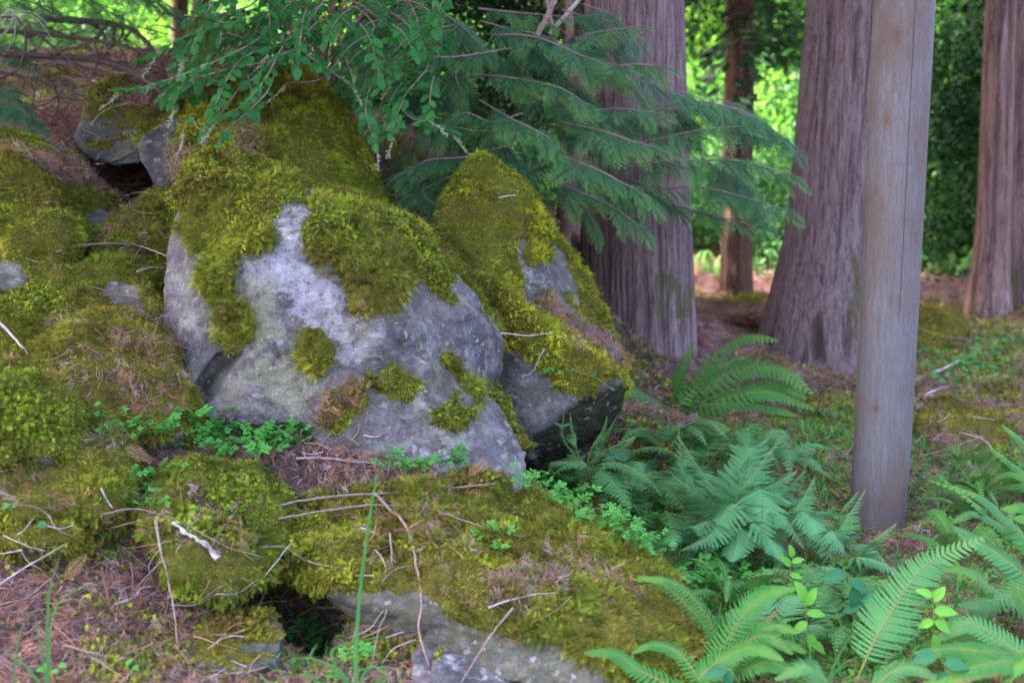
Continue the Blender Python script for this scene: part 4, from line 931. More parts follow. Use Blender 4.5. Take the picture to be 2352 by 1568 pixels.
fern('large sword fern filling the lower right corner', (2450,1500,4.1), [
 ([(2420,1330,4.3),(2352,1234,4.4),(2297,1177,4.4),(2243,1137,4.4),(2132,1102,4.4)],44,{'roll':.3}), ([(2420,1440,4.2),(2340,1385,4.15),(2260,1335,4.1),(2190,1290,4.1)],56,{'roll':.35}),
 ([(2420,1540,3.9),(2330,1490,3.95),(2230,1432,4.0),(2146,1472,4.0)],52,{'mat':M_SWORD2,'roll':-.3}), ([(2440,1560,3.8),(2330,1520,3.75),(2233,1533,3.7),(2110,1575,3.7)],62,{'roll':.2}),
 ([(2400,1560,3.85),(2260,1540,3.8),(2170,1585,3.8)],34,{'mat':M_DRYF}), ([(2420,1400,4.3),(2330,1300,4.35),(2240,1240,4.4),(2190,1210,4.4)],48,{'mat':M_SWORD2}), ([(2440,1480,4.0),(2360,1400,4.0),(2320,1330,4.0)],44,{}),
 ([(2460,1560,3.8),(2380,1500,3.75),(2300,1568,3.7)],60,{'roll':.4}), ([(2430,1300,4.5),(2380,1200,4.5),(2330,1190,4.5)],40), ([(2400,1350,4.3),(2280,1380,4.2),(2200,1390,4.1)],46,{'mat':M_SWORD2}), ([(2300,1500,3.9),(2200,1490,3.9),(2100,1500,3.85)],44)], mat=M_SWORD, extra=True)
fern('small sword fern cut by the right edge above the corner fern', (2440,1200,5.6), [
 ([(2400,1130,5.6),(2340,1080,5.6),(2275,1030,5.6)],30), ([(2420,1160,5.5),(2360,1120,5.5),(2290,1120,5.5)],28), ([(2400,1090,5.7),(2352,1020,5.7),(2300,975,5.7)],26)], mat=M_SWORD)
fern('wide lacy fern with flat blue green fronds left of the pole', (1700,1300,5.15), [
 ([(1695,1150,5.1),(1735,1080,5.1),(1798,998,5.1)],105,{'roll':-.5}), ([(1660,1160,5.1),(1610,1080,5.1),(1556,998,5.1)],88,{'roll':.5}), ([(1670,1185,5.05),(1610,1140,5.0),(1540,1085,5.0)],88,{'roll':.7}),
 ([(1690,1160,5.0),(1650,1200,4.95),(1612,1285,4.9)],90,{'roll':.4}), ([(1740,1130,5.0),(1752,1170,4.95),(1742,1262,4.9)],88,{'roll':0}), ([(1760,1180,5.0),(1800,1190,4.95),(1850,1262,4.9)],62,{'roll':-.4}),
 ([(1700,1140,5.15),(1720,1040,5.2),(1690,985,5.2)],80,{}), ([(1640,1200,5.0),(1590,1210,4.95),(1545,1190,4.9)],70,{'roll':.5}), ([(1720,1150,5.1),(1780,1110,5.1),(1830,1080,5.1)],70,{}), ([(1660,1210,4.95),(1620,1235,4.9),(1560,1265,4.9)],62,{}), ([(1700,1210,4.95),(1690,1250,4.9),(1680,1290,4.85)],60,{}), ([(1640,1150,5.1),(1590,1110,5.1),(1550,1040,5.1)],66,{}), ([(1720,1200,4.95),(1770,1240,4.9),(1800,1290,4.85)],60,{})], 'lacy', M_BRACKEN, extra=True)
fern('lacy fern whose fronds overlap the foot of the pole', (1860,1310,5.1), [
 ([(1812,1200,5.05),(1840,1150,5.05),(1872,1092,5.05)],80,{'roll':-.3}), ([(1840,1180,5.0),(1870,1200,4.95),(1898,1262,4.9)],66,{}), ([(1910,1250,5.0),(1945,1190,5.0),(1988,1122,5.0)],72,{'roll':-.4}),
 ([(1900,1220,4.95),(1930,1250,4.9),(1962,1300,4.9)],50,{}), ([(1960,1290,4.95),(2000,1245,4.9),(2060,1200,4.9)],56,{'roll':-.5}), ([(1950,1280,4.9),(2020,1290,4.85),(2110,1345,4.8)],62,{'roll':-.2}), ([(1880,1300,4.9),(1930,1310,4.85),(1985,1350,4.8)],54,{})], 'lacy', M_BRACKEN, extra=True)
fern('small upright lady fern against the dark underside of the pointed boulder', (1335,1085,5.35), [
 ([(1328,1050,5.3),(1318,1000,5.3),(1310,948,5.3)],32,{'shape':'leaf','n':15}), ([(1355,1040,5.3),(1380,995,5.3),(1395,955,5.3)],26,{'shape':'leaf'}), ([(1360,1060,5.25),(1420,1020,5.2),(1462,1000,5.2)],30,{'shape':'leaf'}),
 ([(1370,1070,5.2),(1440,1070,5.15),(1500,1110,5.1)],38,{'shape':'leaf'}), ([(1370,1080,5.2),(1410,1110,5.1),(1450,1170,5.0)],34,{'shape':'leaf'}), ([(1350,1080,5.2),(1290,1060,5.2),(1260,1065,5.2)],26,{'shape':'leaf'})], 'lacy', M_SWORD2, extra=True)
fern('low lady fern beside the large slab of shade right of the pointed boulder', (1540,1060,5.9), [
 ([(1520,1030,5.9),(1490,1000,5.9),(1450,990,5.9)],30,{'shape':'leaf'}), ([(1560,1040,5.9),(1600,1010,5.9),(1640,1010,5.9)],32,{'shape':'leaf'}), ([(1550,1070,5.8),(1530,1100,5.7),(1500,1140,5.7)],32,{'shape':'leaf'}), ([(1575,1070,5.8),(1600,1090,5.8),(1610,1130,5.7)],30,{'shape':'leaf'})], 'lacy', M_SWORD)

# small ferns filling the floor: two kinds built once, then copied
def proto_fern(name, kind, mat, n, seed):
    q = random.Random(seed); e = bpy.data.objects.new(name, None); kids = []
    for k in range(n):
        a = 6.283 * k / n + q.uniform(-.3, .3); L = q.uniform(.75, 1.1) * .34; c, s_ = math.cos(a), math.sin(a); h = q.uniform(.10, .22)
        P = np.array([(0, 0, -.02), (c * L * .3, s_ * L * .3, h * .8), (c * L * .7, s_ * L * .7, h * 1.05), (c * L * 1.1, s_ * L * 1.1, h * .6)])
        mb, rb = lacy_frond(P, .105, seed=seed + k, stalk=.25, n=15) if kind == 'lacy' else sword_frond(P, .05, seed=seed + k, n=26)
        kids.append((mb.mesh('frond', mat), rb.mesh('stalk', M_RACHIS, (0, 0, 0), True)))
    return kids
PF = [proto_fern('lacy_fern', 'lacy', M_SWORD2, 7, 3), proto_fern('lacy_fern', 'lacy', M_BRACKEN, 6, 9), proto_fern('sword_fern', 'sword', M_SWORD, 9, 5)]
def put_fern(which, px, py, scale, label, group):
    p, n_ = hit(px, py); e = empty('sword_fern' if which == 2 else 'lacy_fern', p, label, 'fern', group); e.rotation_euler = (random.uniform(-.1, .1) + .12, random.uniform(-.1, .1), random.uniform(0, 6.28)); e.scale = (scale,) * 3
    for a, b in PF[which]:
        f = obj('frond', a, e); obj('stalk', b, f)
for px, py, sc in ((1300,1120,.75),(1370,1150,.8),(1450,1180,.85),(1520,1230,.9),(1440,1110,.7),(1530,1150,.8)): put_fern(random.randrange(2), px, py, sc, 'small lacy fern in the dip between the pointed boulder and the wide lacy fern', 'small ferns in the dip behind the slab')
for px, py, sc in ((1600,1100,.9),(1530,1050,.8),(1680,1060,.9),(1620,1180,.9),(1560,1290,.8),(1790,1080,.8)): put_fern(random.randrange(2), px, py, sc, 'small lacy fern around the wide blue green one left of the pole', 'small ferns around the wide lacy fern')
for px, py, sc in ((1680,1400,.7),(1900,1400,.7),(1950,1480,.7),(1780,1480,.7)): put_fern(random.randrange(3), px, py, sc, 'small fern on the floor in front of the pole', 'small ferns before the pole')
for px, py, sc in ((2240,1190,.8),(2300,1250,.9),(2200,1300,.8),(2340,1150,.8)): put_fern(2, px, py, sc, 'small sword fern behind the large corner fern', 'small ferns behind the corner fern')
for px, py, sc in ((2200,640,1.3),(2290,650,1.2),(1640,640,1.2),(2140,620,1.4),(1790,600,1.5)): put_fern(2, px, py, sc, 'distant sword fern at the far edge of the needle covered floor', 'ferns at the far edge of the floor')

# ------------------------------------------------------------------ leaves
def lobed_leaf(L=1.0, W=.72, fold=.15, seed=0):
    q = random.Random(seed); half = []; n = 5
    for k in range(n):
        t = (k + .5) / n; w = W / 2 * math.sin(math.pi * min(1, (t * .80 + .16))) ** .8 * (1.15 if k < 3 else 1)
        half.append((w * q.uniform(.92, 1.05), t - .02)); 
        if k < n - 1: half.append((w * .62, t + .075))
    V = [(0, 0, 0)]; mid = []
    for x, y in half: mid.append((0, y, -.0 - .12 * y * y))
    V += mid; nm = len(mid); V += [(x, y + .04, fold * x - .12 * y * y) for x, y in half]; V += [(-x, y + .04, fold * x - .12 * y * y) for x, y in half]; V.append((0, 1.0, -.13))
    F = []; a, b, c, tip = 1, 1 + nm, 1 + 2 * nm, 1 + 3 * nm
    F += [(0, b, a), (0, a, c)]
    for k in range(nm - 1): F += [(a + k, b + k, b + k + 1, a + k + 1), (a + k, a + k + 1, c + k + 1, c + k)]
    F += [(a + nm - 1, b + nm - 1, tip), (a + nm - 1, tip, c + nm - 1)]
    return np.array(V) * [L, L, L], F
def oval_leaf(L=1.0, W=.55, fold=.25, curl=.25, n=6):
    V = [(0, 0, 0)]; F = []; ts = [(k + 1) / (n + 1) for k in range(n)]
    for t in ts: V.append((0, t, -curl * t * t))
    for sg in (1, -1):
        for t in ts:
            w = W / 2 * math.sin(math.pi * t ** .8) ** .75; V.append((sg * w, t + .02, fold * w - curl * t * t))
    V.append((0, 1.03, -curl)); tip = len(V) - 1; a, b, c = 1, 1 + n, 1 + 2 * n; F = [(0, b, a), (0, a, c)]
    for k in range(n - 1): F += [(a + k, b + k, b + k + 1, a + k + 1), (a + k, a + k + 1, c + k + 1, c + k)]
    F += [(a + n - 1, b + n - 1, tip), (a + n - 1, tip, c + n - 1)]
    return np.array(V), F
def cut_leaf(seed=0):
    """three deeply cut leaflets, herb robert like, in the XY plane, stalk at origin"""
    q = random.Random(seed); V = []; F = []
    for a0, L in ((0, 1.0), (1.15, .85), (-1.15, .85), (2.0, .5), (-2.0, .5)):
        for a1, l1, o in ((0, .62, .38), (.7, .40, .30), (-.7, .40, .30), (.65, .28, .55), (-.65, .28, .55)):
            d0 = Vector((math.sin(a0), math.cos(a0), 0)); base = d0 * L * o; a = a0 + a1; d = Vector((math.sin(a), math.cos(a), q.uniform(-.1, .15))); s = Vector((math.cos(a), -math.sin(a), 0)); l = l1 * L; w = l * .36; i = len(V)
            V += [tuple(base - s * w * .45), tuple(base + s * w * .45), tuple(base + d * l * .55 + s * w), tuple(base + d * l), tuple(base + d * l * .55 - s * w)]; F += [(i, i + 1, i + 2), (i, i + 2, i + 3), (i, i + 3, i + 4)]
        i = len(V); d0 = Vector((math.sin(a0), math.cos(a0), 0)); s = Vector((math.cos(a0), -math.sin(a0), 0)) * .03; V += [tuple(-s), tuple(s), tuple(d0 * L * .5 + s), tuple(d0 * L * .5 - s)]; F.append((i, i + 1, i + 2, i + 3))
    return np.array(V), F
def place(me, name, parent, base, p, d, up, size, key=None):
    """object whose local Y = d, Z ~ up"""
    d = Vector(d).normalized(); up = Vector(up); x = d.cross(up)
    if x.length < 1e-3: x = d.cross(Vector((.3, 1, .2)))
    x.normalize(); z = x.cross(d); Mx = Matrix((x, d, z)).transposed().to_4x4()
    o = bpy.data.objects.new(name, me); COL.objects.link(o); o.parent = parent
    o.matrix_local = Matrix.Translation(Vector(p) - Vector(base)) @ Mx @ Matrix.Scale(size, 4)
    return o
LOBED = [mesh('leaf', *lobed_leaf(seed=s, fold=f), M_SHRUB, True, attrs={}) for s, f in ((1, .15), (2, .3), (3, -.1))]
# ---- the shrub with broad lobed leaves
SHRUBPOLY = [(262,120),(330,90),(420,60),(480,-30),(1040,-30),(1060,60),(1010,150),(1010,230),(1030,300),(960,350),(870,360),(800,290),(775,170),(700,150),(650,165),(610,235),(560,290),(520,350),(470,340),(440,270),(380,235),(290,245),(262,215)]
shrub_base = drop(at(700, 250, 7.6).x, 7.7)
shrub = empty('broad_leaved_shrub', shrub_base, 'shrub with lobed bright green leaves and pale seed heads hanging over the mossy boulders', 'shrub')
stem_mb = MB(); leaves = []; seeds = []
def inpoly(px, py, poly): return poly_sd(np.array([[px, py]], float), poly)[0] > 0
STEMS = [[(640,60,6.5),(560,110,6.1),(450,160,5.9),(330,200,5.8),(278,205,5.8)], [(600,100,6.3),(540,150,6.0),(500,230,5.85),(470,300,5.8)], [(660,90,6.2),(610,180,5.9),(560,240,5.8),(500,270,5.75)],
 [(620,200,5.9),(570,255,5.8),(520,300,5.75),(500,345,5.7)], [(720,-10,6.6),(580,40,6.3),(450,75,6.1),(360,120,6.0)], [(640,130,6.2),(520,160,6.0),(430,190,5.9),(400,230,5.85)], [(480,290,5.75),(440,270,5.7),(420,300,5.7)],
 [(860,60,6.4),(800,110,6.2),(740,180,6.1),(660,190,6.1)], [(760,-20,6.5),(690,70,6.2),(620,110,6.1)], [(940,60,6.4),(880,150,6.2),(840,240,6.1),(860,330,6.0)], [(980,130,6.3),(930,220,6.1),(900,300,6.0)], [(800,150,6.3),(830,240,6.2),(880,300,6.1),(980,275,6.0)],
 [(1000,40,6.5),(960,110,6.3),(900,170,6.2)], [(560,20,6.4),(470,50,6.2),(420,120,6.0)], [(700,110,6.1),(740,150,6.1),(800,190,6.1)], [(920,250,6.2),(970,280,6.1),(1030,300,6.1)]]
for k in range(140):
    px, py = random.uniform(400, 1040), random.uniform(-50, 200); Y = random.uniform(6.1, 7.6); dx = random.uniform(-150, 110); dy = random.uniform(20, 130)
    STEMS.append([(px, py, Y), (px + dx * .5, py + dy * .3, Y - .15), (px + dx, py + dy, Y - .2)])
for k, st in enumerate(STEMS):
    if k >= 16 and not (inpoly(st[-1][0], st[-1][1], SHRUBPOLY) and inpoly(st[1][0], max(st[1][1], 0), SHRUBPOLY)): continue
    pts = [at(*p) for p in st]
    if k < 16 or k % 4 == 0:
        root = shrub_base + Vector((random.uniform(-.2, .2), random.uniform(-.1, .2), 0)); first = pts[0]; pre = [(*root, .007), (*(root.lerp(first, .55) + Vector((0, .1, .35))), .005)]
    else: pre = []
    L = sum((a - b).length for a, b in zip(pts, pts[1:])); C = resample(pre + [(*p, .0035 * (1 - .6 * i / len(pts))) for i, p in enumerate(pts)], 26); V, F = tube(C[:, :3], C[:, 3], 5); stem_mb.add(V, F)
    C2 = resample([tuple(p) for p in pts], 60); nl = int(L / .023); side = 1
    for j in range(1, nl + 1):
        i = min(59, int(j / nl * 59)); p = Vector(C2[i]); tg, s, up = frame_of(Vector(C2[min(i + 1, 59)] - C2[max(i - 1, 0)])); side = -side
        uv = proj(np.array([p]))[0]
        if not inpoly(uv[0], uv[1], SHRUBPOLY): continue
        d = s * side * random.uniform(.5, 1) + tg * random.uniform(.3, .9) + Vector((0, -.25, -.25)) + Vector([random.gauss(0, .2) for _ in range(3)])
        if j == nl: d = tg
        u = Vector((random.gauss(0, .3), -.55 + random.gauss(0, .25), .8)); size = random.uniform(.040, .066) * (.9 if k < 16 else 1.0)
        leaves.append((p + d.normalized() * .006, d, u, size, uv, p.y))
    if k < 16 or random.random() < .3: seeds.append((Vector(C2[-1]), Vector(C2[-1] - C2[-8])))
leaves = [l for l in leaves if -40 < l[4][1] < 400]
leaves.sort(key=lambda l: l[5]); print('shrub leaves', len(leaves))
obj('stems', stem_mb.mesh('stems', M_TWIG, shrub_base, True), shrub)
for i, (p, d, u, s, uv, y) in enumerate(leaves[:300]): place(LOBED[i % 3], 'leaf', shrub, shrub_base, p, d, u, s)
rest = MB()
for i, (p, d, u, s, uv, y) in enumerate(leaves[300:]):
    V, F = lobed_leaf(seed=i % 3 + 1, fold=(.15, .3, -.1)[i % 3]); d = d.normalized(); x = d.cross(u).normalized(); z = x.cross(d); M_ = np.array([x, d, z]); rest.add(V * s @ M_ + np.array(p), F)
r_ = obj('foliage', rest.mesh('foliage', M_SHRUB, shrub_base), shrub); r_['kind'] = 'stuff'
for (p, d) in seeds[:18]:
    mb = MB(); d = (d.normalized() + Vector((0, 0, -.9))).normalized(); C = resample([tuple(p), tuple(p + d * .05 + Vector((.008, 0, 0))), tuple(p + d * .11)], 12); V, F = tube(C, .0012, 4); mb.add(V, F)
    for j in range(44):
        c = Vector(C[random.randrange(2, 12)]); e = (d + Vector([random.gauss(0, .6) for _ in range(3)])).normalized() * random.uniform(.008, .022); w = e.cross(Vector((0, 1, 0))).normalized() * .0022
        mb.add([tuple(c), tuple(c + e * .6 + w), tuple(c + e), tuple(c + e * .6 - w)], [(0, 1, 2, 3)])
    obj('seed_head', mb.mesh('seed_head', M_SEED, shrub_base), shrub)

# ------------------------------------------------------------------ cedar sprays
def spray_mesh(seed, dense=1.0):
    q = random.Random(seed); V = []; F = []; T = []
    def seg(a, b, w, ta, tb):
        d = (b - a); s = Vector((-d.y, d.x, 0)).normalized() * w; i = len(V); m = a.lerp(b, .55)
        V.extend([tuple(a - s * .5), tuple(a + s * .5), tuple(m + s), tuple(b), tuple(m - s)]); F.append((i, i + 1, i + 2, i + 3, i + 4)); T.extend([ta, ta, (ta + tb) / 2, tb, (ta + tb) / 2])
    seg(Vector((0, 0, 0)), Vector((.03, 1, 0)), .009, 0, .4); n = 19
    for k in range(n):
        t = .06 + .92 * k / n; side = 1 if k % 2 else -1; l = .46 * (1 - t) ** .75 * min(1, .45 + t * 2.2) * q.uniform(.8, 1.1) + .03; ang = q.uniform(.75, .95)
        a = Vector((.03 * t, t, -.10 * t * t)); d = Vector((side * math.sin(ang), math.cos(ang), q.uniform(-.12, .02))); b = a + d * l; tip0 = t ** 2 * .5
        seg(a, b, .008, tip0, tip0 + .3)
        m = max(3, int(l / .036))
        for j in range(m):
            u = (j + .7) / m; p = a + d * l * u; s2 = 1 if j % 2 else -1; ll = (.078 * (1 - u) ** .6 + .022) * q.uniform(.7, 1.15) * min(1, l * 4); an = ang * side + s2 * q.uniform(.5, .8)
            e = Vector((math.sin(an), math.cos(an), q.uniform(-.2, .1))); tp = min(1, max(0, (u * .6 + t * .75) - .35)) * 1.1
            seg(p, p + e * ll, .0095, tp * .7, min(1, tp + .25))
    V = np.array(V); V[:, 2] -= .22 * V[:, 1] ** 2 + .5 * V[:, 0] ** 2
    return V, F, T
SPRAYS = []
for s in range(4):
    V, F, T = spray_mesh(s); SPRAYS.append(mesh('spray', V, F, M_CEDARLEAF, False, attrs={'tip': np.array(T)}))
SPRAYD = []
for s in range(3):
    V, F, T = spray_mesh(s + 10); SPRAYD.append(mesh('spray', V, F, M_CEDARLEAF, False, attrs={'tip': np.array(T) * .18}))
def branch(tree_, base, poly, size, n, rad=.006, dark=False, seed=0, name='branch', spread=1.0, woodm=None):
    q = random.Random(seed); pts = [at(*p) for p in poly]; C = resample([(*p, rad * (1 - .7 * i / (len(pts) - 1))) for i, p in enumerate(pts)], 30); V, F = tube(C[:, :3], C[:, 3], 6)
    b = obj(name, mesh(name, V - np.array(base), F, woodm or M_TWIG), tree_); n = int(n * 2.2); size *= .84
    for j in range(n):
        t = (j + .5) / n; t = .12 + .88 * t; i = min(29, int(t * 29)); p = Vector(C[i, :3]); tg, s, up = frame_of(Vector(C[min(i + 1, 29), :3] - C[max(i - 1, 0), :3]))
        side = 1 if j % 2 else -1
        d = tg * q.uniform(.5, 1.0) + s * side * q.uniform(.35, .9) * spread + Vector((0, 0, -.35)) + Vector((q.gauss(0, .22), q.gauss(0, .25), q.gauss(0, .2)))
        if j == n - 1: d = tg + Vector((0, 0, -.15))
        u = Vector((q.gauss(0, .4), -.5 + q.gauss(0, .35), .85)); sz = size * poly[0][2] / FPX * q.uniform(.6, 1.2) * (1 - .35 * t)
        me = (SPRAYD if dark else SPRAYS)[q.randrange(3)]
        d = d.normalized(); x = d.cross(u).normalized(); z = x.cross(d); o = bpy.data.objects.new('spray', me); COL.objects.link(o); o.parent = b
        o.matrix_local = Matrix.Translation(p - Vector(base)) @ Matrix((x, d, z)).transposed().to_4x4() @ Matrix.Scale(sz, 4)
    return b
yb = drop(at(1290, 640, 7.6).x, 7.7); young = empty('young_cedar', yb, 'young cedar whose drooping blue green sprays hang before the thickest cedar', 'tree')
V, F = tube(resample([tuple(yb - Vector((0, 0, .2))), tuple(yb + Vector((.05, 0, 1))), tuple(yb + Vector((-.06, .1, 3.2)))], 30), np.linspace(.035, .012, 30), 12, knob=.2); obj('trunk', mesh('trunk', V - np.array(yb), F, M_CEDAR2), young)
BR = [ # polyline, spray size px, count
 ([(1090,60,7.3),(960,110,7.0),(880,100,6.8),(830,130,6.7)],120,7),([(1180,110,7.1),(1050,130,6.8),(960,130,6.7),(870,140,6.6)],120,8),([(1000,20,7.2),(1060,60,7.1),(1110,110,7.0)],110,6),
 ([(1120,100,7.1),(1050,160,6.9),(1060,215,6.8)],110,6),([(1130,80,7.1),(1230,85,6.9),(1330,125,6.8),(1400,150,6.8)],120,8),([(1080,170,7.0),(1180,180,6.8),(1280,200,6.7),(1350,240,6.6)],125,9),
 ([(1240,90,7.4),(1180,130,7.3),(1230,190,7.2)],110,5),([(1100,230,6.9),(1170,270,6.7),(1250,310,6.6),(1290,345,6.6)],120,8),([(1200,260,6.9),(1130,280,6.8),(1060,260,6.7),(1000,320,6.7)],115,7),
 ([(1280,280,7.0),(1380,300,6.7),(1470,330,6.6),(1540,345,6.6)],125,9),([(1250,350,6.9),(1350,380,6.6),(1430,420,6.5),(1500,460,6.5)],130,9),([(1240,400,6.9),(1330,440,6.7),(1400,470,6.6),(1470,520,6.5)],120,8),
 ([(1230,220,7.2),(1300,240,7.0),(1370,290,6.9)],110,6),([(1340,80,7.1),(1400,70,6.8),(1480,60,6.7)],85,5),([(1370,170,7.0),(1430,150,6.7),(1520,150,6.6)],105,7),([(1340,150,7.2),(1440,180,6.9),(1500,260,6.8)],105,7),
 ([(1290,330,7.4),(1450,330,7.1),(1600,300,6.9),(1700,290,6.8)],120,9),([(1400,380,7.2),(1550,370,7.0),(1700,370,6.8),(1815,400,6.7)],125,10),([(1450,440,7.2),(1600,430,7.0),(1700,450,6.9),(1800,480,6.8)],110,9),
 ([(1400,300,7.4),(1550,240,7.2),(1650,240,7.0),(1730,270,6.9)],110,8),([(1500,460,7.4),(1620,490,7.2),(1740,520,7.1)],100,7),([(1180,330,7.0),(1070,360,6.8),(980,370,6.7),(890,420,6.6)],125,9),
 ([(1150,380,7.0),(1050,400,6.8),(960,440,6.7),(900,470,6.6)],110,8),([(1180,300,7.2),(1090,300,7.0),(1000,290,6.9),(930,340,6.9)],115,7),([(1000,390,6.8),(960,430,6.7),(1010,480,6.6)],95,6),
 ([(1310,260,7.0),(1420,250,6.8),(1520,260,6.7)],100,6),([(1100,20,7.5),(1200,30,7.3),(1320,40,7.2)],110,6),([(1280,420,7.3),(1340,470,7.2),(1370,530,7.1)],90,5)]
for i, (pl, sz, n) in enumerate(BR): branch(young, yb, pl, sz, n, seed=i)
for i in range(46):
    x0, y0 = random.uniform(860, 1700), random.uniform(0, 420); Y = random.uniform(7.1, 7.55); 
    if x0 > 1450 and y0 < 180: continue
    if i > 30: x0 = random.uniform(960, 1320)
    dx = random.uniform(60, 200) * (1 if x0 > 1150 or random.random() < .4 else -1); branch(young, yb, [(x0, y0, Y), (x0 + dx * .5, y0 + 25, Y - .1), (x0 + dx, y0 + 80, Y - .15)], 120, 6, .004, True, 100 + i)
# bare sloping stems above the young cedar
for lab, pl, w in (('bare grey stem slanting up to the right above the green sprays', [(1235,75,7.0),(1260,30,7.0),(1290,-30,7.0)], 13), ('pale bare stem crossing behind the slanting grey stem', [(1262,70,7.3),(1300,30,7.3),(1350,-30,7.3)], 9), ('brown crooked stem touching the edge of the thickest cedar', [(1310,95,7.5),(1345,65,7.5),(1362,40,7.5),(1365,-30,7.5)], 12)):
    pass
# off-view cedar's lower branches at the top left
lc = bpy.data.objects['cedar_tree.007'] if 'cedar_tree.007' in bpy.data.objects else [o for o in bpy.data.objects if 'dead branches' in str(o.get('label'))][0]
lc = [o for o in bpy.data.objects if 'beyond the dead branches' in str(o.get('label'))][0]
for i, pl in enumerate([[(-120,-40,8.2),(0,-10,8.1),(90,10,8.0),(160,40,8.0)],[(-60,-60,8.5),(120,-30,8.4),(230,10,8.3),(330,50,8.3)],[(60,-60,8.3),(200,-40,8.2),(300,-10,8.2),(400,20,8.2)],[(-120,20,8.6),(20,40,8.4),(100,60,8.3),(190,95,8.3)],[(-100,180,7.2),(0,200,7.1),(60,250,7.0)],[(-80,90,8.0),(0,100,7.9),(60,130,7.8)],[(200,-60,8.8),(330,-20,8.7),(430,40,8.6)],[(-90,240,6.9),(20,240,6.9),(90,280,6.8)]]):
    branch(lc, lc.location, pl, 110, 7, .006, True, 200 + i, woodm=M_DEADWOOD)
# ------------------------------------------------------------------ dead limbs and twigs
def limb(label, poly, w, mat, cat='branch', name='dead_branch', forks=(), group=None, knob=.25, sag=0, taper=.55):
    pts = [at(*p) for p in poly]; org = pts[0]
    C = resample([(*p, w * .5 * poly[0][2] / FPX * (1 - taper * i / (len(pts) - 1))) for i, p in enumerate(pts)], 12 * len(pts)); V, F = tube(C[:, :3], C[:, 3], 10, knob=knob, seed=len(label))
    o = obj(name, mesh(name, V - np.array(org), F, mat), None, org); tag(o, label, cat, group)
    for f in forks:
        i = int(f[0] * (len(C) - 1)); P = [tuple(C[i, :3])] + [tuple(at(*p)) for p in f[1]]; D = resample(P, 14); V, F = tube(D, np.linspace(C[i, 3] * .6, C[i, 3] * .2, 14), 6); obj('side_twig', mesh('side_twig', V - np.array(org), F, mat), o)
    return o
def rnd_forks(poly, n, seed, L=90, up=0.0):
    q = random.Random(seed); out = []
    for k in range(n):
        t = q.uniform(.15, .95); u = t * (len(poly) - 1); i = min(int(u), len(poly) - 2); f = u - i; a, b = poly[i], poly[i + 1]; x, y, Y = [a[j] * (1 - f) + b[j] * f for j in range(3)]
        an = q.uniform(-.6, 2.6) if not up else q.uniform(-2.6, -.4); l = q.uniform(.4, 1.1) * L; out.append((t, [(x + math.cos(an) * l * .5, y + math.sin(an) * l * .45, Y + q.uniform(-.15, .1)), (x + math.cos(an + .3) * l, y + math.sin(an + .3) * l, Y + q.uniform(-.3, .15))]))
    return out
LB = [('thick dark limb arching over the shadowed hump at the top left', [(94,43,8.6),(216,50,8.5),(295,65,8.4),(342,104,8.2),(372,150,8.0)], 17, M_DEADWOOD),
 ('long dark limb running from the left edge under the arching one', [(-30,68,7.8),(144,83,7.8),(288,106,7.6),(400,150,7.4)], 12, M_DEADWOOD),
 ('dark limb at the left edge that bends down behind the shrub', [(-30,122,7.6),(180,133,7.5),(288,158,7.4),(350,195,7.2),(415,245,7.1)], 15, M_DEADWOOD),
 ('thin straight dark stick leaning down to the tilted slab', [(60,60,6.7),(162,140,6.7),(252,238,6.7),(312,315,6.7)], 6, M_DEADWOOD),
 ('greyish limb below the two long limbs at the left edge', [(-10,165,7.6),(108,187,7.5),(200,225,7.3),(240,240,7.2)], 10, M_DEADWOOD),
 ('pale split limb lying under the long dark limbs', [(100,146,7.9),(190,150,7.8),(260,165,7.7),(300,180,7.6)], 10, M_TWIG),
 ('bleached broken stub at the very left of the top edge', [(-10,50,7.7),(15,30,7.7),(28,25,7.7),(42,58,7.7)], 9, M_PALE),
 ('dark hooked branch dangling at the left edge', [(60,60,7.3),(58,110,7.3),(40,160,7.3),(-10,185,7.3)], 8, M_DEADWOOD)]
for i, (lab, pl, w, m_) in enumerate(LB): limb(lab, pl, w, m_, forks=rnd_forks(pl, 0 if w < 7 else 7, i, 110))
limb('bare grey stem slanting up to the right above the green sprays', [(1232,82,7.0),(1258,35,7.0),(1292,-40,7.0)], 14, M_TWIG, name='bare_stem', cat='stem', taper=.1)
limb('pale bare stem crossing behind the slanting grey stem', [(1262,78,7.4),(1300,35,7.4),(1362,-40,7.4)], 10, M_PALE, name='bare_stem', cat='stem', taper=.1)
limb('upright bare stem between the two slanting stems', [(1275,80,7.2),(1262,30,7.2),(1250,-40,7.2)], 8, M_TWIG, name='bare_stem', cat='stem', taper=.1)
limb('brown crooked stem touching the edge of the thickest cedar', [(1305,100,7.45),(1340,70,7.45),(1360,40,7.45),(1366,-40,7.45)], 13, M_DEADWOOD, name='bare_stem', cat='stem', taper=.1)
limb('dark broken branch stub on the slim red trunk', [(1722,60,13.0),(1738,90,12.9),(1742,125,12.8)], 18, M_DARKBARK, name='dead_branch')
limb('thin dark stem hanging before the greenery left of the twin trunked cedar', [(2222,-40,10.0),(2232,60,10.0),(2262,150,10.0)], 5, M_DEADWOOD, name='bare_stem', cat='stem')

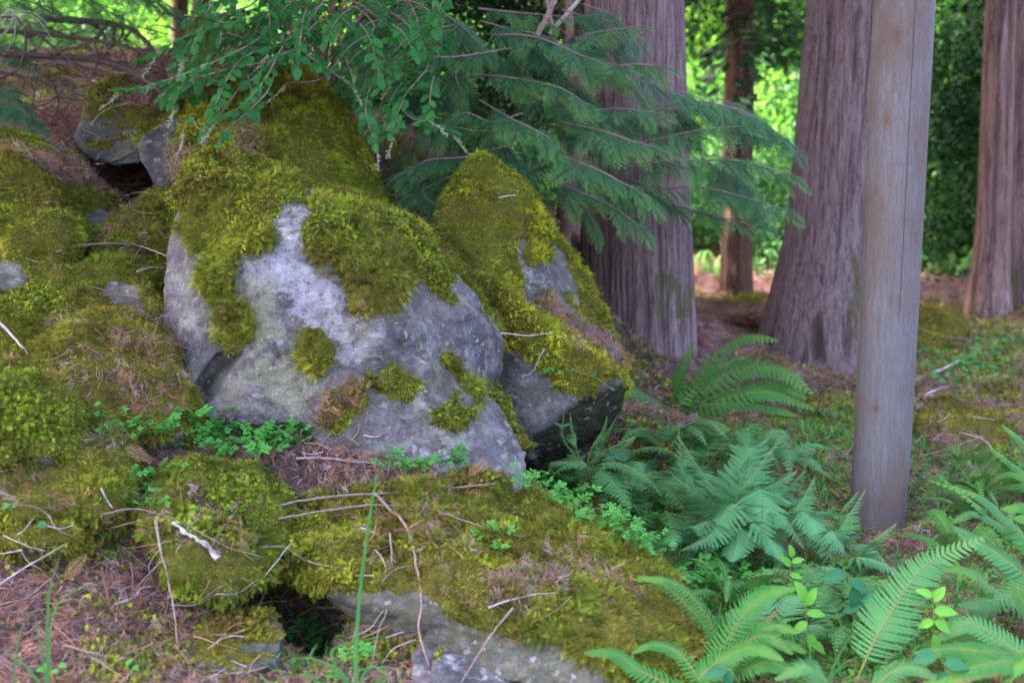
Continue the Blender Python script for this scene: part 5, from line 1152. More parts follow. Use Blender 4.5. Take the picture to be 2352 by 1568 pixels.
def surf_line(pl, lift, rad):
    """stick laid on whatever is under each pixel, stiffened"""
    P = []
    for px, py in pl:
        p, n = hit(px, py); P.append((px, py, p.y))
    Ys = [p[2] for p in P]; n = len(Ys)
    sm = [min(Ys[i], .5 * (Ys[max(0, i - 1)] + Ys[min(n - 1, i + 1)])) for i in range(n)]
    return [at(p[0], p[1], y - lift) for p, y in zip(P, sm)]
def stick(label, pl, w, mat, group=None, name='twig', cat='twig', lift=.012, forks=(), knob=.3, taper=.5):
    P = surf_line(pl, lift, w); org = P[0]; Y = P[0].y
    C = resample([(*p, w * .5 * Y / FPX * (1 - taper * i / (len(P) - 1))) for i, p in enumerate(P)], 9 * len(P)); C[:, :3] += .0025 * np.stack([noise(C[:, :3], 25, s) for s in (1, 2, 3)], 1)
    V, F = tube(C[:, :3], C[:, 3], 7, knob=knob, seed=len(label)); o = obj(name, mesh(name, V - np.array(org), F, mat), None, org); tag(o, label, cat, group)
    for t, fp in forks:
        i = int(t * (len(C) - 1)); Q = [Vector(C[i, :3])] + surf_line(fp, lift, w); D = resample([tuple(q) for q in Q], 12); V, F = tube(D, np.linspace(C[i, 3] * .7, C[i, 3] * .3, 12), 6); obj('fork', mesh('fork', V - np.array(org), F, mat), o)
    return o
STK = [
 ('long thin twig reaching from the slab to the small lady fern', [(640,1162),(740,1142),(900,1132),(1040,1120),(1140,1110),(1210,1092),(1260,1082),(1395,1068)], 5.5, M_TWIG),
 ('thickest curved twig running down the front of the long slab', [(858,1132),(890,1162),(935,1212),(955,1290),(968,1380),(962,1440),(985,1530)], 8, M_TWIG),
 ('twig arching across the top of the long slab to the right', [(640,1192),(760,1170),(870,1160),(980,1166),(1080,1200),(1150,1222),(1205,1234)], 5.5, M_TWIG, (), [(.42, [(870,1140),(872,1120)])]),
 ('thin twig hanging over the slab left of the thickest one', [(895,1225),(900,1300),(888,1400),(872,1440),(848,1540)], 5, M_TWIG),
 ('short pale twig lying on the middle of the slab front', [(1120,1396),(1180,1375),(1230,1365),(1282,1360)], 5, M_PALE),
 ('twig leaning from the slab down to the lichen spotted rock', [(1178,1395),(1140,1440),(1100,1500),(1058,1568)], 6, M_TWIG),
 ('curved twig below the short pale one on the slab', [(1220,1428),(1270,1405),(1315,1368)], 3.5, M_TAN),
 ('long bent twig over the rock left of the dark hole', [(235,1180),(300,1168),(370,1182),(440,1210),(520,1255),(605,1280)], 4.5, M_TWIG),
 ('upright grey twig standing left of the dark hole', [(358,1195),(368,1260),(388,1330),(400,1400),(410,1490)], 7, M_TWIG, (), [(.35, [(330,1330),(300,1366)])]),
 ('straight tan stick slanting across the dark hole', [(583,1411),(610,1360),(636,1315)], 6, M_TAN),
 ('thin straight grey twig across the gap between the two slabs', [(565,1384),(610,1320),(668,1248)], 3.5, M_PALE),
 ('slender twig at the right rim of the dark hole', [(641,1376),(680,1330),(728,1284)], 4, M_TWIG),
 ('bowed brown twig in the needles at lower left', [(234,1303),(250,1380),(270,1420),(295,1470)], 5, M_REDTWIG),
 ('long bowed twig along the bottom edge left of centre', [(430,1556),(520,1548),(612,1530),(702,1484)], 6, M_TAN),
 ('stout pale brown twig in front of the largest boulder', [(680,1052),(740,1052),(800,1058),(860,1064)], 8, M_TWIG),
 ('forked grey twig lying below the left moss rocks', [(128,580),(180,565),(240,560),(310,563),(350,575),(388,590)], 6, M_TWIG, (), [(.1, [(200,552),(235,550)])]),
 ('short white twig touching the left side of the largest boulder', [(316,622),(345,615),(378,616)], 6, M_PALE),
 ('white stick leaning at the left edge', [(-8,735),(30,772),(62,812)], 8, M_PALE),
 ('arched twig on the left mossy slab under the gap', [(92,325),(130,345),(160,375),(178,412)], 6, M_TWIG, (), [(.3, [(110,330),(140,350)])]),
 ('twig bridging the deep gap at upper left', [(224,378),(265,368),(308,348)], 7, M_TWIG), ('short twig at the foot of the deep gap', [(262,422),(300,425),(340,420)], 5, M_TWIG),
 ('thin twig across the mossy ridge of the pointed boulder', [(1150,765),(1210,770),(1270,768),(1345,792)], 3.5, M_PALE), ('thin twig on the face of the pointed boulder', [(1250,800),(1225,850),(1200,865)], 3.5, M_PALE),
 ('brown twig bent over the stone end behind the slab', [(1290,1148),(1325,1150),(1350,1200),(1402,1236)], 6, M_REDTWIG), ('straight thin twig above the stone end behind the slab', [(1290,1166),(1380,1166),(1440,1168)], 3, M_TWIG),
 ('curved stick on the floor right of the pole, upper one', [(2092,877),(2171,845),(2218,820),(2272,809)], 8, M_PALE), ('curved stick on the floor right of the pole, lower one', [(2088,926),(2153,895),(2225,880),(2292,858)], 8, M_PALE, (), [(.0, [(2150,905),(2230,895),(2340,880)])]),
 ('thin stick at the left foot of the pole', [(1946,992),(1922,1008),(1896,1024)], 4, M_TWIG), ('white broken stick between the ferns in front of the pole', [(2080,1430),(2120,1440),(2165,1452)], 8, M_PALE),
 ('pale bent straw at the left edge', [(-10,1350),(60,1300),(146,1253)], 4.5, M_PALE, (), [(1.0, [(135,1290),(118,1335)])]),
 ('twig lying near the foot of the slab by the reddish rock', [(760,1500),(840,1460),(905,1430)], 5, M_TAN), ('stick end in the moss under the small round cushion', [(232,1120),(245,1150),(258,1166)], 6, M_PALE),
 ('thin twig on the left side of the pointed boulder ridge', [(1060,420),(1072,370),(1085,340)], 4, M_TWIG), ('forked twig against the mossy top of the pointed boulder', [(1145,455),(1180,448),(1185,447)], 3.5, M_PALE),
 ('long straight twig among the needles in the lower left corner', [(150,1482),(220,1500),(300,1515)], 6, M_TWIG), ('grey twig under the bent straw', [(0,1390),(60,1370),(120,1325)], 5, M_TWIG),
 ('bleached stick on the needles behind the log', [(1600,672),(1660,664),(1740,640)], 6, M_PALE), ('thin fallen branch leaning on the log', [(1640,700),(1690,670),(1740,628)], 5, M_TWIG), ('dark fallen branch on the floor behind the log', [(1610,640),(1700,628),(1800,634)], 7, M_DEADWOOD), ('reddish sticks piled at the foot of the broad based cedar', [(1860,940),(1905,890),(1950,850)], 6, M_REDTWIG, (), [(.1, [(1900,905),(1935,880)]), (.4, [(1900,930),(1940,915)])]), ('branching twig reaching up beside the twin trunks', [(2220,640),(2245,600),(2240,575)], 6, M_TAN, (), [(.5, [(2270,590),(2300,575)])]),
 ('long twig right of the pole below the curved sticks', [(2100,1050),(2180,1030),(2260,1000)], 4.5, M_TWIG), ('long thin twig by the right edge under the curved sticks', [(2200,980),(2280,1010),(2352,1000)], 4, M_TWIG),
 ('root like stick right of the twin trunks foot', [(2330,690),(2352,700),(2400,725)], 9, M_DEADWOOD)]
for s in STK: stick(*s[:4], forks=s[5] if len(s) > 5 else ())
# white weathered strip of bark
def bark_strip():
    P = surf_line([(398,1200),(425,1222),(452,1236),(478,1255),(502,1280)], .02, 1); C = resample([tuple(p) for p in P], 30); V = []; F = []
    for i, c in enumerate(C):
        t, s, u = frame_of(Vector(C[min(i + 1, 29)] - C[max(i - 1, 0)])); w = .008 + .005 * float(noise(np.array([i * .31, 1, 2.]))) + (.005 if i > 14 else 0)
        for k, x in enumerate((-1, -.4, .3, 1)): V.append(tuple(Vector(c) + s * x * w + u * (.003 * float(noise(np.array([i * .45, k * .7, 5.]))) + .003 * (k in (1, 2))) + s * .004 * float(noise(np.array([i * .6, 9., 5.]))) ))
    for i in range(29):
        for k in range(3): a = 4 * i + k; F.append((a, a + 1, a + 5, a + 4))
    n = len(V); V += [(x, y + .004, z - .004) for x, y, z in V]; F += [tuple(n + k for k in f[::-1]) for f in F[:]]
    org = np.array(P[0]); o = obj('bark_strip', mesh('bark_strip', np.array(V) - org, F, M_PALE), None, org); tag(o, 'ragged white strip of bark lying on the moss left of the dark hole', 'bark')
bark_strip()
# loose twigs that nothing tells apart
q = random.Random(5); M3 = (M_TWIG, M_TWIG, M_TAN, M_REDTWIG, M_PALE)
def loose(n, box, lab, grp, L=(40, 120), w=(2.5, 4.5)):
    for k in range(n):
        x, y = q.uniform(box[0], box[2]), q.uniform(box[1], box[3]); a = q.gauss(0, .7) + (math.pi if q.random() < .5 else 0); l = q.uniform(*L); b = q.uniform(-.35, .35)
        if y > 1240 and x > 1900: continue
        pl = [(x, y), (x + math.cos(a) * l * .5, y + math.sin(a) * l * .4), (x + math.cos(a + b) * l, y + math.sin(a + b) * l * .8)]
        p0, _ = hit(*pl[0]); p1, _ = hit(*pl[2])
        if abs(p0.y - p1.y) > .5: continue
        stick(lab, pl, q.uniform(*w), M3[q.randrange(5)], group=grp)
loose(130, (-20, 1180, 960, 1590), 'loose thin twig lying among the needles in the lower left', 'twigs among the lower left needles')
loose(16, (560, 990, 840, 1060), 'loose thin twig on the needles at the foot of the largest boulder', 'twigs at the foot of the largest boulder', (30, 80))
loose(40, (1600, 1300, 2200, 1568), 'loose thin twig between the ferns in the lower right', 'twigs between the lower right ferns', (40, 120))
loose(45, (1580, 560, 2352, 1200), 'loose thin twig on the forest floor around the pole and cedars', 'twigs around the pole and cedars', (40, 130), (2.5, 4))
loose(34, (0, 190, 240, 360), 'loose thin dead twig on the needle slope at upper left', 'twigs on the upper left slope', (40, 130), (2, 4))
loose(14, (930, 470, 1010, 560), 'loose thin twig in the needle hollow between the two tall mossy boulders', 'twigs in the needle hollow', (20, 60), (2, 3.5))
loose(22, (20, 380, 420, 900), 'loose thin twig resting on the left mossy rocks', 'twigs on the left mossy rocks', (30, 90), (2, 3.5))

# ------------------------------------------------------------------ small leafy plants
CUT = [mesh('leaf', *cut_leaf(s), M_HERB, False) for s in range(3)]; OV = [mesh('leaf', *oval_leaf(W=w), M_SALAL) for w in (.55, .62)]; OVD = [mesh('leaf', *oval_leaf(W=.6), M_SALALD)]; TRI = [mesh('leaf', *lobed_leaf(W=.8), M_HERBDARK)]; RND = [mesh('leaf', *oval_leaf(W=.85, curl=.1), M_HERB)]
def herb(label, px, py, group, leaves=7, h=.05, size=.022, spread=.05, set_=None, name='herb_plant', cat='plant', seed=0, cut=True):
    q = random.Random(seed * 31 + int(px)); p, n = hit(px, py); e = empty(name, p, label, cat, group); set_ = set_ or CUT; mb = MB()
    for k in range(leaves):
        a = q.uniform(0, 6.283); r = spread * math.sqrt(q.uniform(.05, 1)); hh = h * q.uniform(.5, 1.1); tip = Vector((math.cos(a) * r, math.sin(a) * r, hh)) + Vector(n) * .004
        C = resample([(0, 0, -.005), (tip.x * .35, tip.y * .35, hh * .7), tuple(tip)], 6); V, F = tube(C, .0008, 3, cap=False); mb.add(V, F)
        d = Vector((math.cos(a) + q.gauss(0, .4), math.sin(a) + q.gauss(0, .4), q.uniform(-.1, .25))); u = Vector((q.gauss(0, .25), -.5, .9)); place(set_[q.randrange(len(set_))], 'leaf', e, (0, 0, 0), tip, d, u, size * q.uniform(.7, 1.2))
    obj('stem', mb.mesh('stem', M_HERB), e); return e
q = random.Random(9)
def herbs(n, poly, lab, grp, **kw):
    xs_ = [p[0] for p in poly]; ys_ = [p[1] for p in poly]; c = 0; tries = 0
    while c < n and tries < 2000:
        tries += 1; x, y = q.uniform(min(xs_), max(xs_)), q.uniform(min(ys_), max(ys_))
        if inpoly(x, y, poly): herb(lab, x, y, grp, seed=c, **kw); c += 1
herbs(36, [(330,985),(430,960),(640,985),(770,1000),(750,1090),(640,1080),(450,1060),(340,1040)], 'small bright herb with cut leaves growing before the largest boulder', 'herbs before the largest boulder', leaves=9, size=.032, h=.06)
herbs(10, [(170,960),(330,980),(330,1040),(200,1010)], 'small herb with cut leaves at the foot of the brownish mossy boulder', 'herbs below the brownish boulder', leaves=5, size=.018)
herbs(13, [(880,1050),(1060,1050),(1100,1080),(1000,1100),(880,1090)], 'small herb with cut leaves on the back edge of the long slab', 'herbs on the back of the slab', leaves=7, size=.022)
herbs(9, [(690,1450),(800,1440),(820,1540),(700,1530)], 'bright herb with cut leaves under the left end of the slab', 'herbs under the slab', leaves=8, size=.030, h=.06)
herbs(9, [(290,1100),(400,1090),(420,1180),(290,1180)], 'small herb with cut leaves on the moss left of the white bark', 'herbs near the white bark', leaves=6, size=.020)
herbs(12, [(1560,1280),(1680,1290),(1740,1370),(1600,1390)], 'pale green herb with cut leaves beyond the right end of the slab', 'herbs beyond the slab', leaves=8, size=.036, h=.07, spread=.08)
herbs(6, [(1230,810),(1270,800),(1330,870),(1240,860)], 'tiny herb growing on the pointed boulder ridge', 'herbs on the pointed boulder', leaves=3, size=.02, h=.02, spread=.03)
herbs(4, [(1090,1210),(1160,1190),(1160,1270),(1090,1270)], 'tiny herb rooted in the middle of the long slab', 'herbs on the middle of the slab', leaves=4, size=.022, h=.03, spread=.03)
herbs(40, [(1230,1090),(1420,1110),(1560,1250),(1540,1290),(1450,1290),(1300,1180),(1210,1140)], 'small green herb in the dip between the slab and the ferns', 'herbs between slab and ferns', leaves=8, size=.028, h=.08, spread=.07)
herbs(24, [(2120,790),(2352,770),(2352,870),(2150,890)], 'low green herb on the floor right of the pole', 'herbs right of the pole', leaves=6, size=.030, spread=.1)
herbs(20, [(1700,1300),(2000,1320),(2060,1400),(1880,1420),(1700,1400)], 'small green herb on the floor in front of the lacy ferns', 'herbs before the lacy ferns', leaves=6, size=.026, spread=.08)
for i, (x, y, s, n) in enumerate(((90,1222,.045,3),(215,1240,.026,4),(250,1290,.022,3),(640,1040,.032,3),(120,1550,.026,4),(300,1550,.028,3),(30,1180,.018,4))):
    herb(('dark leaf in three parts beside the small moss cushion','pair of round green leaves right of the dark leaf','lower small round leaves near the bent straw','plant with larger plain leaves among the boulder herbs','bright round leaves in the bottom left','light round leaves at the bottom edge near the corner','small leaves behind the moss cushion')[i], x, y, None, leaves=n, size=s, h=.03, spread=.025, set_=TRI if i == 0 else RND, seed=i, name='small_plant')
# oval leaved plants among the ferns
def oval_plant(label, stem, leafs, bright=True, size=.05):
    P = [at(*p) for p in stem]; g = P[0]; e = empty('oval_leaved_plant', g, label, 'plant'); C = resample([tuple(p) for p in P], 14); V, F = tube(C, .0018, 5); mb = MB(); mb.add(V, F); obj('stem', mb.mesh('stem', M_RACHIS, g), e)
    for px, py, dx, dy, s in leafs:
        t = min(range(14), key=lambda i: abs(proj(C[i])[1] - py)); p = Vector(C[t]); d = Vector((dx, -.25, -dy)); place((OV if bright else OVD)[0], 'leaf', e, g, p, d, Vector((.1, -.7, .7)), size * s)
oval_plant('bright oval leaved shoot standing in front of the lacy ferns', [(1812,1360,4.6),(1815,1310,4.6),(1822,1275,4.6)], [(1815,1300,-.6,-.8,1),(1822,1280,-.2,-1,.9),(1825,1290,.9,-.4,.8),(1820,1320,.9,.0,.8),(1815,1335,.2,.7,.9)], size=.052)
oval_plant('bright oval leaved plant over the twig pile among the ferns', [(1870,1500,4.2),(1855,1440,4.2),(1850,1380,4.2)], [(1850,1380,-.4,-1,1.3),(1850,1385,.4,-.9,1.1),(1855,1410,.9,-.1,1),(1858,1430,-.7,.5,1),(1862,1450,.3,.9,1.1),(1865,1470,.8,.5,1)], size=.055)
oval_plant('bright oval leaved plant under the long frond near the right corner', [(2140,1500,4.0),(2145,1440,4.0),(2142,1370,4.0)], [(2142,1375,-.8,-.5,1),(2142,1380,.6,-1,1),(2145,1405,.9,-.1,1.2),(2145,1420,.9,.5,1.1),(2146,1425,-.8,.2,.9),(2146,1450,.2,.9,1.0)], size=.055)
oval_plant('dark oval leaved plant in front of the pole foot', [(1990,1420,4.4),(1960,1350,4.4),(1940,1310,4.4)], [(1940,1315,-1,.1,1.2),(1950,1330,.9,.4,1.1),(1960,1345,.2,1,1.3),(1975,1380,.9,-.1,1.2),(1980,1390,-.9,.3,1)], False, .06)
oval_plant('dark oval leaved sprig at the right end of the slab', [(1700,1575,3.8),(1680,1540,3.8),(1650,1530,3.8)], [(1660,1535,-1,.2,1.2),(1680,1540,-.3,1,1)], False, .05)
oval_plant('dark oval leaved sprig below the long frond', [(2180,1580,3.7),(2170,1530,3.7),(2150,1500,3.7)], [(2150,1500,-1,.2,1.2),(2160,1520,.9,0,1.2),(2170,1540,-.4,.9,1)], False, .055)
oval_plant('small trailing sprig with round leaves on the pointed boulder edge', [(1320,850,5.5),(1370,870,5.5),(1400,890,5.5)], [(1320,850,-1,0,.6),(1360,865,.5,-.7,.6),(1400,890,.9,.3,.6)], False, .04)
# tall grass
def grass(label, base, blades):
    P0 = at(*base); e = empty('grass_tuft', P0, label, 'grass')
    for pl, w in blades:
        C = resample([tuple(at(*p)) for p in pl], 16); V = []; F = []; L = len(C)
        for i, c in enumerate(C):
            t, s, u = frame_of(Vector(C[min(i + 1, 15)] - C[max(i - 1, 0)]), Vector((0, -1, .1))); ww = w * .5 * pl[0][2] / FPX * (1 - (i / 15) ** 2.2 * .95); V += [tuple(Vector(c) - s * ww), tuple(Vector(c) + u * ww * .4), tuple(Vector(c) + s * ww)]
        for i in range(15): a = 3 * i; F += [(a, a + 1, a + 4, a + 3), (a + 1, a + 2, a + 5, a + 4)]
        obj('blade', mesh('blade', np.array(V) - np.array(P0), F, M_GRASS), e)
grass('tall single grass blade standing before the slab with a few bent blades', (815,1600,3.65), [([(815,1600,3.65),(822,1420,3.7),(840,1250,3.7),(862,1110,3.7),(872,1065,3.7)],9), ([(815,1600,3.65),(760,1500,3.65),(830,1470,3.7),(900,1460,3.7)],6), ([(815,1600,3.65),(850,1530,3.65),(910,1568,3.6)],7), ([(815,1600,3.65),(780,1540,3.65),(700,1510,3.7),(620,1535,3.7)],6)])
grass('grass blades at the lower left below the bent straw', (112,1600,3.5), [([(112,1600,3.5),(108,1480,3.5),(112,1370,3.5),(130,1280,3.5)],7), ([(112,1600,3.5),(118,1430,3.55),(150,1370,3.6),(220,1340,3.6),(280,1335,3.6)],4), ([(112,1600,3.5),(60,1530,3.5),(0,1490,3.5)],7), ([(30,1600,3.5),(40,1480,3.5),(60,1410,3.5)],5), ([(112,1600,3.5),(90,1470,3.5),(80,1420,3.5)],4)])
grass('grass tuft in the dip behind the long slab', (1410,1200,5.3), [([(1410,1200,5.3),(1400,1150,5.3),(1380,1110,5.2)],5), ([(1410,1200,5.3),(1420,1140,5.3),(1450,1120,5.2)],5), ([(1410,1200,5.3),(1430,1160,5.2),(1455,1160,5.1),(1480,1200,5.1)],5), ([(1440,1200,5.2),(1450,1130,5.2),(1440,1080,5.2)],5), ([(1380,1190,5.3),(1360,1150,5.2),(1340,1130,5.2)],4), ([(1350,1190,5.3),(1345,1150,5.2),(1350,1120,5.2)],4)])
grass('grass blades between the two bottom sword ferns', (1890,1590,3.8), [([(1890,1590,3.8),(1930,1530,3.8),(1990,1500,3.75)],6), ([(1890,1590,3.8),(1930,1500,3.8),(1970,1440,3.8)],5), ([(1890,1590,3.8),(1860,1500,3.8),(1880,1460,3.8)],5), ([(1890,1590,3.8),(1960,1560,3.75),(2040,1545,3.7)],6)])
# tangled brushwood at the top left
def brushwood():
    mb = MB(); q = random.Random(77); org = at(150, 200, 7.8)
    for k in range(150):
        x, y = q.uniform(-60, 430), q.uniform(30, 300); Y = q.uniform(7.3, 8.6); a = q.uniform(-.7, .9) + (math.pi if q.random() < .4 else 0); l = q.uniform(60, 190); b = q.uniform(-.8, .8)
        if y > 230 and x > 200: continue
        P = [at(x, y, Y), at(x + math.cos(a) * l * .5, y + math.sin(a) * l * .5, Y + q.uniform(-.1, .1)), at(x + math.cos(a + b) * l, y + math.sin(a + b) * l + 12, Y + q.uniform(-.2, .2))]
        C = resample([tuple(p) for p in P], 9); r0 = q.uniform(.0014, .0042); V, F = tube(C, np.linspace(r0, r0 * .4, 9), 4, cap=False, knob=.2, seed=k); mb.add(V, F)
    o = obj('brushwood', mb.mesh('brushwood', M_DEADWOOD, org, True), None, org); o['kind'] = 'stuff'; o['label'] = 'tangle of thin dead twigs over the needle slope at the top left'
    mb = MB()
    for k in range(60):
        x, y = q.uniform(-40, 260), q.uniform(120, 260); Y = q.uniform(7.4, 8.2); a = q.uniform(-.5, .8); l = q.uniform(30, 110)
        C = resample([tuple(at(x, y, Y)), tuple(at(x + math.cos(a) * l, y + math.sin(a) * l, Y - .1))], 5); V, F = tube(C, np.linspace(.003, .001, 5), 4, cap=False); mb.add(V, F)
    o = obj('bleached_brushwood', mb.mesh('bleached_brushwood', M_TWIG, org, True), None, org); o['kind'] = 'stuff'; o['label'] = 'paler broken twigs mixed into the dark tangle at the top left'
brushwood()
# little violet flowers
def flower(label, px, py):
    p, n = hit(px, py); e = empty('violet_flower', p, label, 'flower')
    mb = MB()
    for k in range(5):
        a = k * 1.2566; d = Vector((math.cos(a), -.3, math.sin(a))); s = Vector((-math.sin(a), 0, math.cos(a))); V, F = [(0, 0, 0), tuple(d * .006 + s * .004), tuple(d * .010), tuple(d * .006 - s * .004)], [(0, 1, 2, 3)]; mb.add([tuple(Vector(v) + Vector((0, -.01, .03))) for v in V], F)
    obj('petals', mb.mesh('petals', M_VIOLET), e); V, F = tube(resample([(0, 0, -.01), (0, -.01, .03)], 4), .0008, 4); obj('stem', mesh('stem', V, F, M_GRASS), e)
m = N('violet_petal'); M_VIOLET = m.surf((.38, .22, .75), .6)
flower('tiny violet flower beside the foot of the largest boulder', 1232, 1078); flower('tiny violet flower left of the lacy ferns', 1626, 1278); flower('tiny violet flower beyond the slab end', 1703, 1362)
def dry_leaf(label, px, py, s, matl):
    p, n = hit(px, py); V, F = oval_leaf(W=.6, fold=.6, curl=.5); e = place(mesh('dry_leaf', V, F, matl), 'dry_leaf', None, (0, 0, 0), p + Vector((0, -.01, .012)), (.8, -.1, .2), (.1, -.6, .7), s); tag(e, label, 'leaf')
M_DRY = wood('dry_leaf_brown', (.30, .14, .10), (.42, .24, .17))
dry_leaf('curled reddish dry leaf in front of the lacy ferns', 1755, 1335, .06, M_DRY); dry_leaf('tan dry leaf under the grass right of the slab', 1400, 1145, .07, M_DRY); dry_leaf('rust coloured dry leaf at the foot of the broad based cedar', 2230, 815, .1, M_DRY); dry_leaf('tan dry leaf near the herbs before the boulder', 365, 1075, .03, M_DRY)

DEADSP = [mesh('dead_spray', *spray_mesh(30 + s)[:2], wood('dead_spray_%d' % s, *c), False) for s, c in enumerate((((.28, .15, .08), (.38, .23, .14)), ((.26, .12, .07), (.36, .19, .12))))]
for i, (x, y, dx, dz, sz, lab) in enumerate(((285,1035,.9,-.2,.10,'faded cedar spray lying above the left moss hummocks'),(640,1080,.5,-.6,.09,'orange brown cedar spray near the plain leaved plant'),(150,1340,.3,.5,.10,'tan cedar spray on the needles at lower left'),(60,1330,1,.1,.08,'tan cedar spray at the left edge of the frame below the straw'),(1075,1100,.3,.4,.08,'dry orange spray at the back edge of the long slab'),(795,880,-.3,-.8,.10,'dark dry spray hanging on the face of the largest boulder'),(830,690,.05,-1,.07,'thin dry spray stuck in the right moss cap'),(790,910,.8,-.3,.09,'second dry spray caught on the ledge of the largest boulder'),(1220,770,.1,-1,.06,'dry spray on the ridge of the pointed boulder'),(330,940,.2,-.9,.09,'reddish dry spray at the foot of the brownish boulder'),(1090,440,.5,-.8,.09,'dry spray on the upper moss of the pointed boulder'),(1350,760,.8,-.5,.12,'reddish dry spray on the needle patch of the pointed boulder'))):
    p, n = hit(x, y); o = place(DEADSP[i % 2], 'dead_spray', None, (0, 0, 0), p + Vector((0, -.012, .012)), (dx, -.1, dz), (.1, -.6, .8), sz); tag(o, lab, 'twig')

# ------------------------------------------------------------------ needle litter, ground moss, ground cover
FC, FN, FA = face_data(gv, gf); fy = FC[:, 1]; vis = inframe(FC, 60) & (viewdot(FC, FN) > 0)
fm = gm[gf].mean(1)
w = np.where(vis & (fy < 18), np.clip((4.2 / np.maximum(fy, 3)) ** 1.7, .03, 1), 0) * (1 - .55 * fm)
P, n2, _ = samp(gv, gf, w, 4200)
LP = [P] + LIT['P']; LN = [n2] + LIT['N']; P = np.vstack(LP); n2 = np.vstack(LN); k = len(P); print('litter', k)
t = rng.normal(0, 1, (k, 3)); t -= n2 * (t * n2).sum(1, keepdims=True); D = t / np.linalg.norm(t, axis=1, keepdims=True) + n2 * rng.uniform(-.05, .4, (k, 1))
idx = np.where(rng.random(k) < .8, rng.integers(0, 3, k), rng.integers(3, 6, k)); scl = np.where(idx < 3, rng.uniform(.025, .06, k), rng.uniform(.03, .10, k)) * np.clip(P[:, 1] / 6, .8, 2)
o = scatter_obj('needle_litter', P + n2 * .003, euler_from(D, rng.uniform(0, 6.28, k)), scl, idx, litter_tint(k), 'needles', NEEDLES)
o['label'] = 'reddish brown needles and broken twigs strewn over the floor'
w = np.where(vis & (fy < 13), np.clip((4.5 / np.maximum(fy, 3)) ** 1.6, .03, 1), 0) * fm * (fm > .12)
P, n2, _ = samp(gv, gf, w, 9000); k = len(P); print('ground moss', k)
D = n2 + rng.normal(0, .6, (k, 3)); pal = moss_tint(P, 'olive', k)
scatter_obj('ground_moss', P, euler_from(D, rng.uniform(0, 6.28, k)), rng.uniform(.014, .028, k) * np.clip(P[:, 1] / 5, 1, 2), rng.integers(0, 6, k), pal, 'tuft', TUFTS)
# green ground cover: leaves and blades, thick on the right, sparse at lower left
uvc = proj(FC); cl = sstep(-.05, .45, fbm(FC, 1.8, 77, 3))
COVERPOLY = [[(1240,1080),(1700,1000),(1960,960),(1960,1300),(2352,1300),(2352,1568),(1600,1568),(1560,1330),(1240,1140)],[(2080,980),(2352,1060),(2352,1300),(2080,1200)],[(2090,790),(2352,770),(2352,880),(2130,900)],[(1580,1000),(1960,920),(1960,1060),(1600,1080)]]
cp_ = np.zeros(len(FC))
for p in COVERPOLY: cp_ = np.maximum(cp_, sstep(-30, 40, poly_sd(uvc, p)))
w = vis * (fy < 12) * np.clip((4.6 / np.maximum(fy, 3)) ** 1.3, .05, 1) * (cp_ * (.35 + .65 * cl) + .12 * cl)
P, n2, _ = samp(gv, gf, w, 7500); k = len(P); print('cover', k)
gt = np.array([(.055, .22, .045), (.09, .30, .06), (.035, .16, .035), (.13, .33, .045)])[rng.integers(0, 4, k)] * rng.uniform(.7, 1.2, (k, 1))
ci = np.where(rng.random(k) < .9, rng.integers(0, 3, k), rng.integers(3, 5, k))
scatter_obj('ground_cover', P, euler_from(np.array([[0, -.15, 1]]) + rng.normal(0, .25, (k, 3)), rng.uniform(0, 6.28, k)), np.where(ci < 3, rng.uniform(.012, .034, k), rng.uniform(.04, .09, k)), ci, gt, 'cover', COVER)

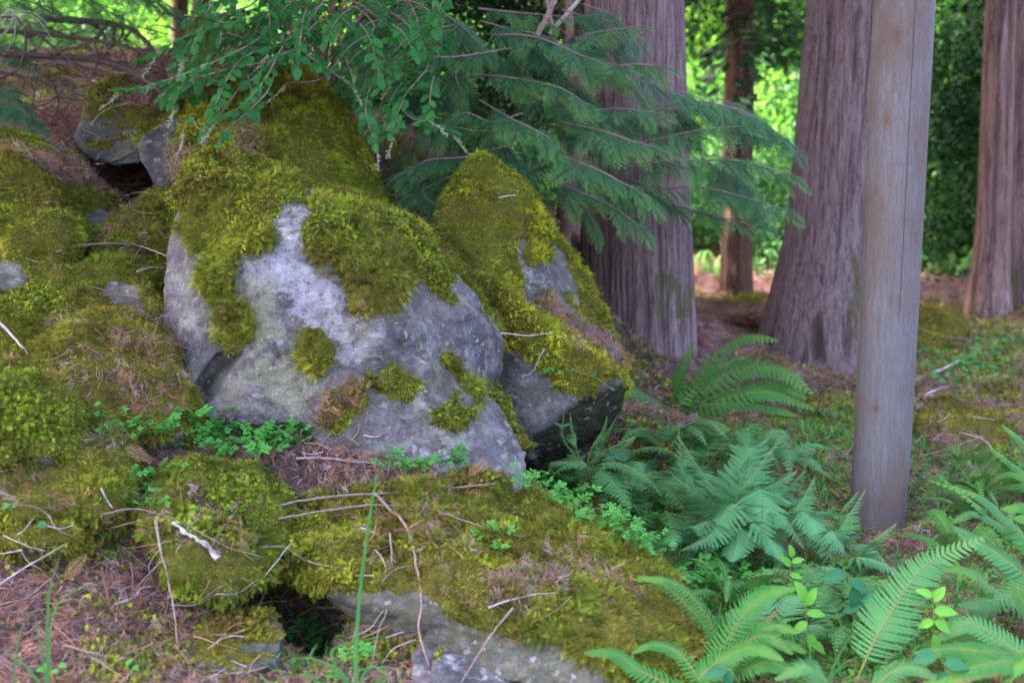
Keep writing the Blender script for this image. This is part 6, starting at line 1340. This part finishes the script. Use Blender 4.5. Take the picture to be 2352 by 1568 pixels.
# ------------------------------------------------------------------ sunlit undergrowth and woods beyond
def mk_clump(seed, n=70, size=.16):
    q = random.Random(seed); V = []; F = []; T = []
    for k in range(n):
        d = Vector([q.gauss(0, 1) for _ in range(3)]).normalized(); r = q.uniform(.4, 1) ; c = Vector((d.x * r, d.y * r, d.z * r * .7)); a = (d + Vector([q.gauss(0, .6) for _ in range(3)]) + Vector((0, 0, -.3))).normalized() * size * q.uniform(.6, 1.5)
        w = a.cross(Vector((q.gauss(0, .4), q.gauss(0, .4), 1))).normalized() * size * .38; i = len(V); V += [tuple(c), tuple(c + a * .5 + w), tuple(c + a), tuple(c + a * .5 - w)]; F.append((i, i + 1, i + 2, i + 3)); T += [0, .4, .8, .4]
    return V, F, T
CL = [src_from('leaf_clump', mk_clump(s), M_CANOPY) for s in (1, 2, 3)]
def heaps(name, label, n, xr, yr, zr, rr, per, tints, scl=(.25, .5), seed=0, filt=None):
    r_ = np.random.default_rng(seed); P = []; T = []
    for k in range(n):
        y = r_.uniform(*yr); x = r_.uniform(*xr) * y / 20.0; z = float(ground_z(x, y, False)) + r_.uniform(*zr); R_ = r_.uniform(*rr); m = int(per * R_ * R_); d = r_.normal(0, 1, (m, 3)); d /= np.linalg.norm(d, axis=1, keepdims=True); d *= r_.uniform(.75, 1.05, (m, 1)); d[:, 2] *= .8
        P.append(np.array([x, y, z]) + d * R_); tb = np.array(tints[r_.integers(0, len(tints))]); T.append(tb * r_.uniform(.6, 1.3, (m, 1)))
    P = np.vstack(P); T = np.vstack(T); keep = inframe(P, 500) & (P[:, 2] > ground_z(P[:, 0], P[:, 1], False) - .3)
    if filt is not None: keep &= filt(P)
    P, T = P[keep], T[keep]; m = len(P); print(name, m)
    rot = np.stack([r_.uniform(-.5, .5, m), r_.uniform(-.5, .5, m), r_.uniform(0, 6.28, m)], 1)
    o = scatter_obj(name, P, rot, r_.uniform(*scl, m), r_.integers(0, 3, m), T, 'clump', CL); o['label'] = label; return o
heaps('undergrowth', 'bright sunlit mass of leafy undergrowth beyond the trunks', 230, (-9, 9), (18, 27), (0, 1.9), (.5, 1.2), 42, [(.06, .20, .02), (.11, .30, .025), (.03, .11, .02), (.17, .38, .03), (.015, .06, .012), (.010, .035, .010)], (.16, .5), 1)  # the brightest leaf tints paint in sun patches
heaps('distant_wood', 'far wooded slope closing the view behind the undergrowth', 240, (-11, 11), (27, 36), (0, 7.5), (1.0, 2.0), 26, [(.03, .10, .015), (.07, .2, .025), (.12, .28, .03), (.012, .04, .012), (.015, .05, .015)], (.3, .7), 2)
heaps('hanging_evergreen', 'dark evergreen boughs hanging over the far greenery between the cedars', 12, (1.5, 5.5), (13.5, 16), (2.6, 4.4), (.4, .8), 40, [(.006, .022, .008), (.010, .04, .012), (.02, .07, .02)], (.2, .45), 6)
_g = heaps('shaded_thicket', 'shaded bushes closing the view behind the young cedar and the broad leaved shrub', 60, (-3.2, .9), (9.6, 11.5), (.3, 2.2), (.35, .75), 110, [(.014, .06, .02), (.02, .08, .025), (.04, .13, .03), (.03, .03, .02)], (.10, .22), 5)  # shade of these bushes is put into their dark leaf tints
heaps('dark_shrubbery', 'shadowy bushes at the far side of the needle covered floor', 90, (-1, 9), (16.5, 19.5), (-.1, 1.0), (.35, .9), 50, [(.012, .055, .014), (.02, .08, .02), (.04, .14, .03)], (.16, .34), 3)  # deep green tints paint these bushes as shadowed
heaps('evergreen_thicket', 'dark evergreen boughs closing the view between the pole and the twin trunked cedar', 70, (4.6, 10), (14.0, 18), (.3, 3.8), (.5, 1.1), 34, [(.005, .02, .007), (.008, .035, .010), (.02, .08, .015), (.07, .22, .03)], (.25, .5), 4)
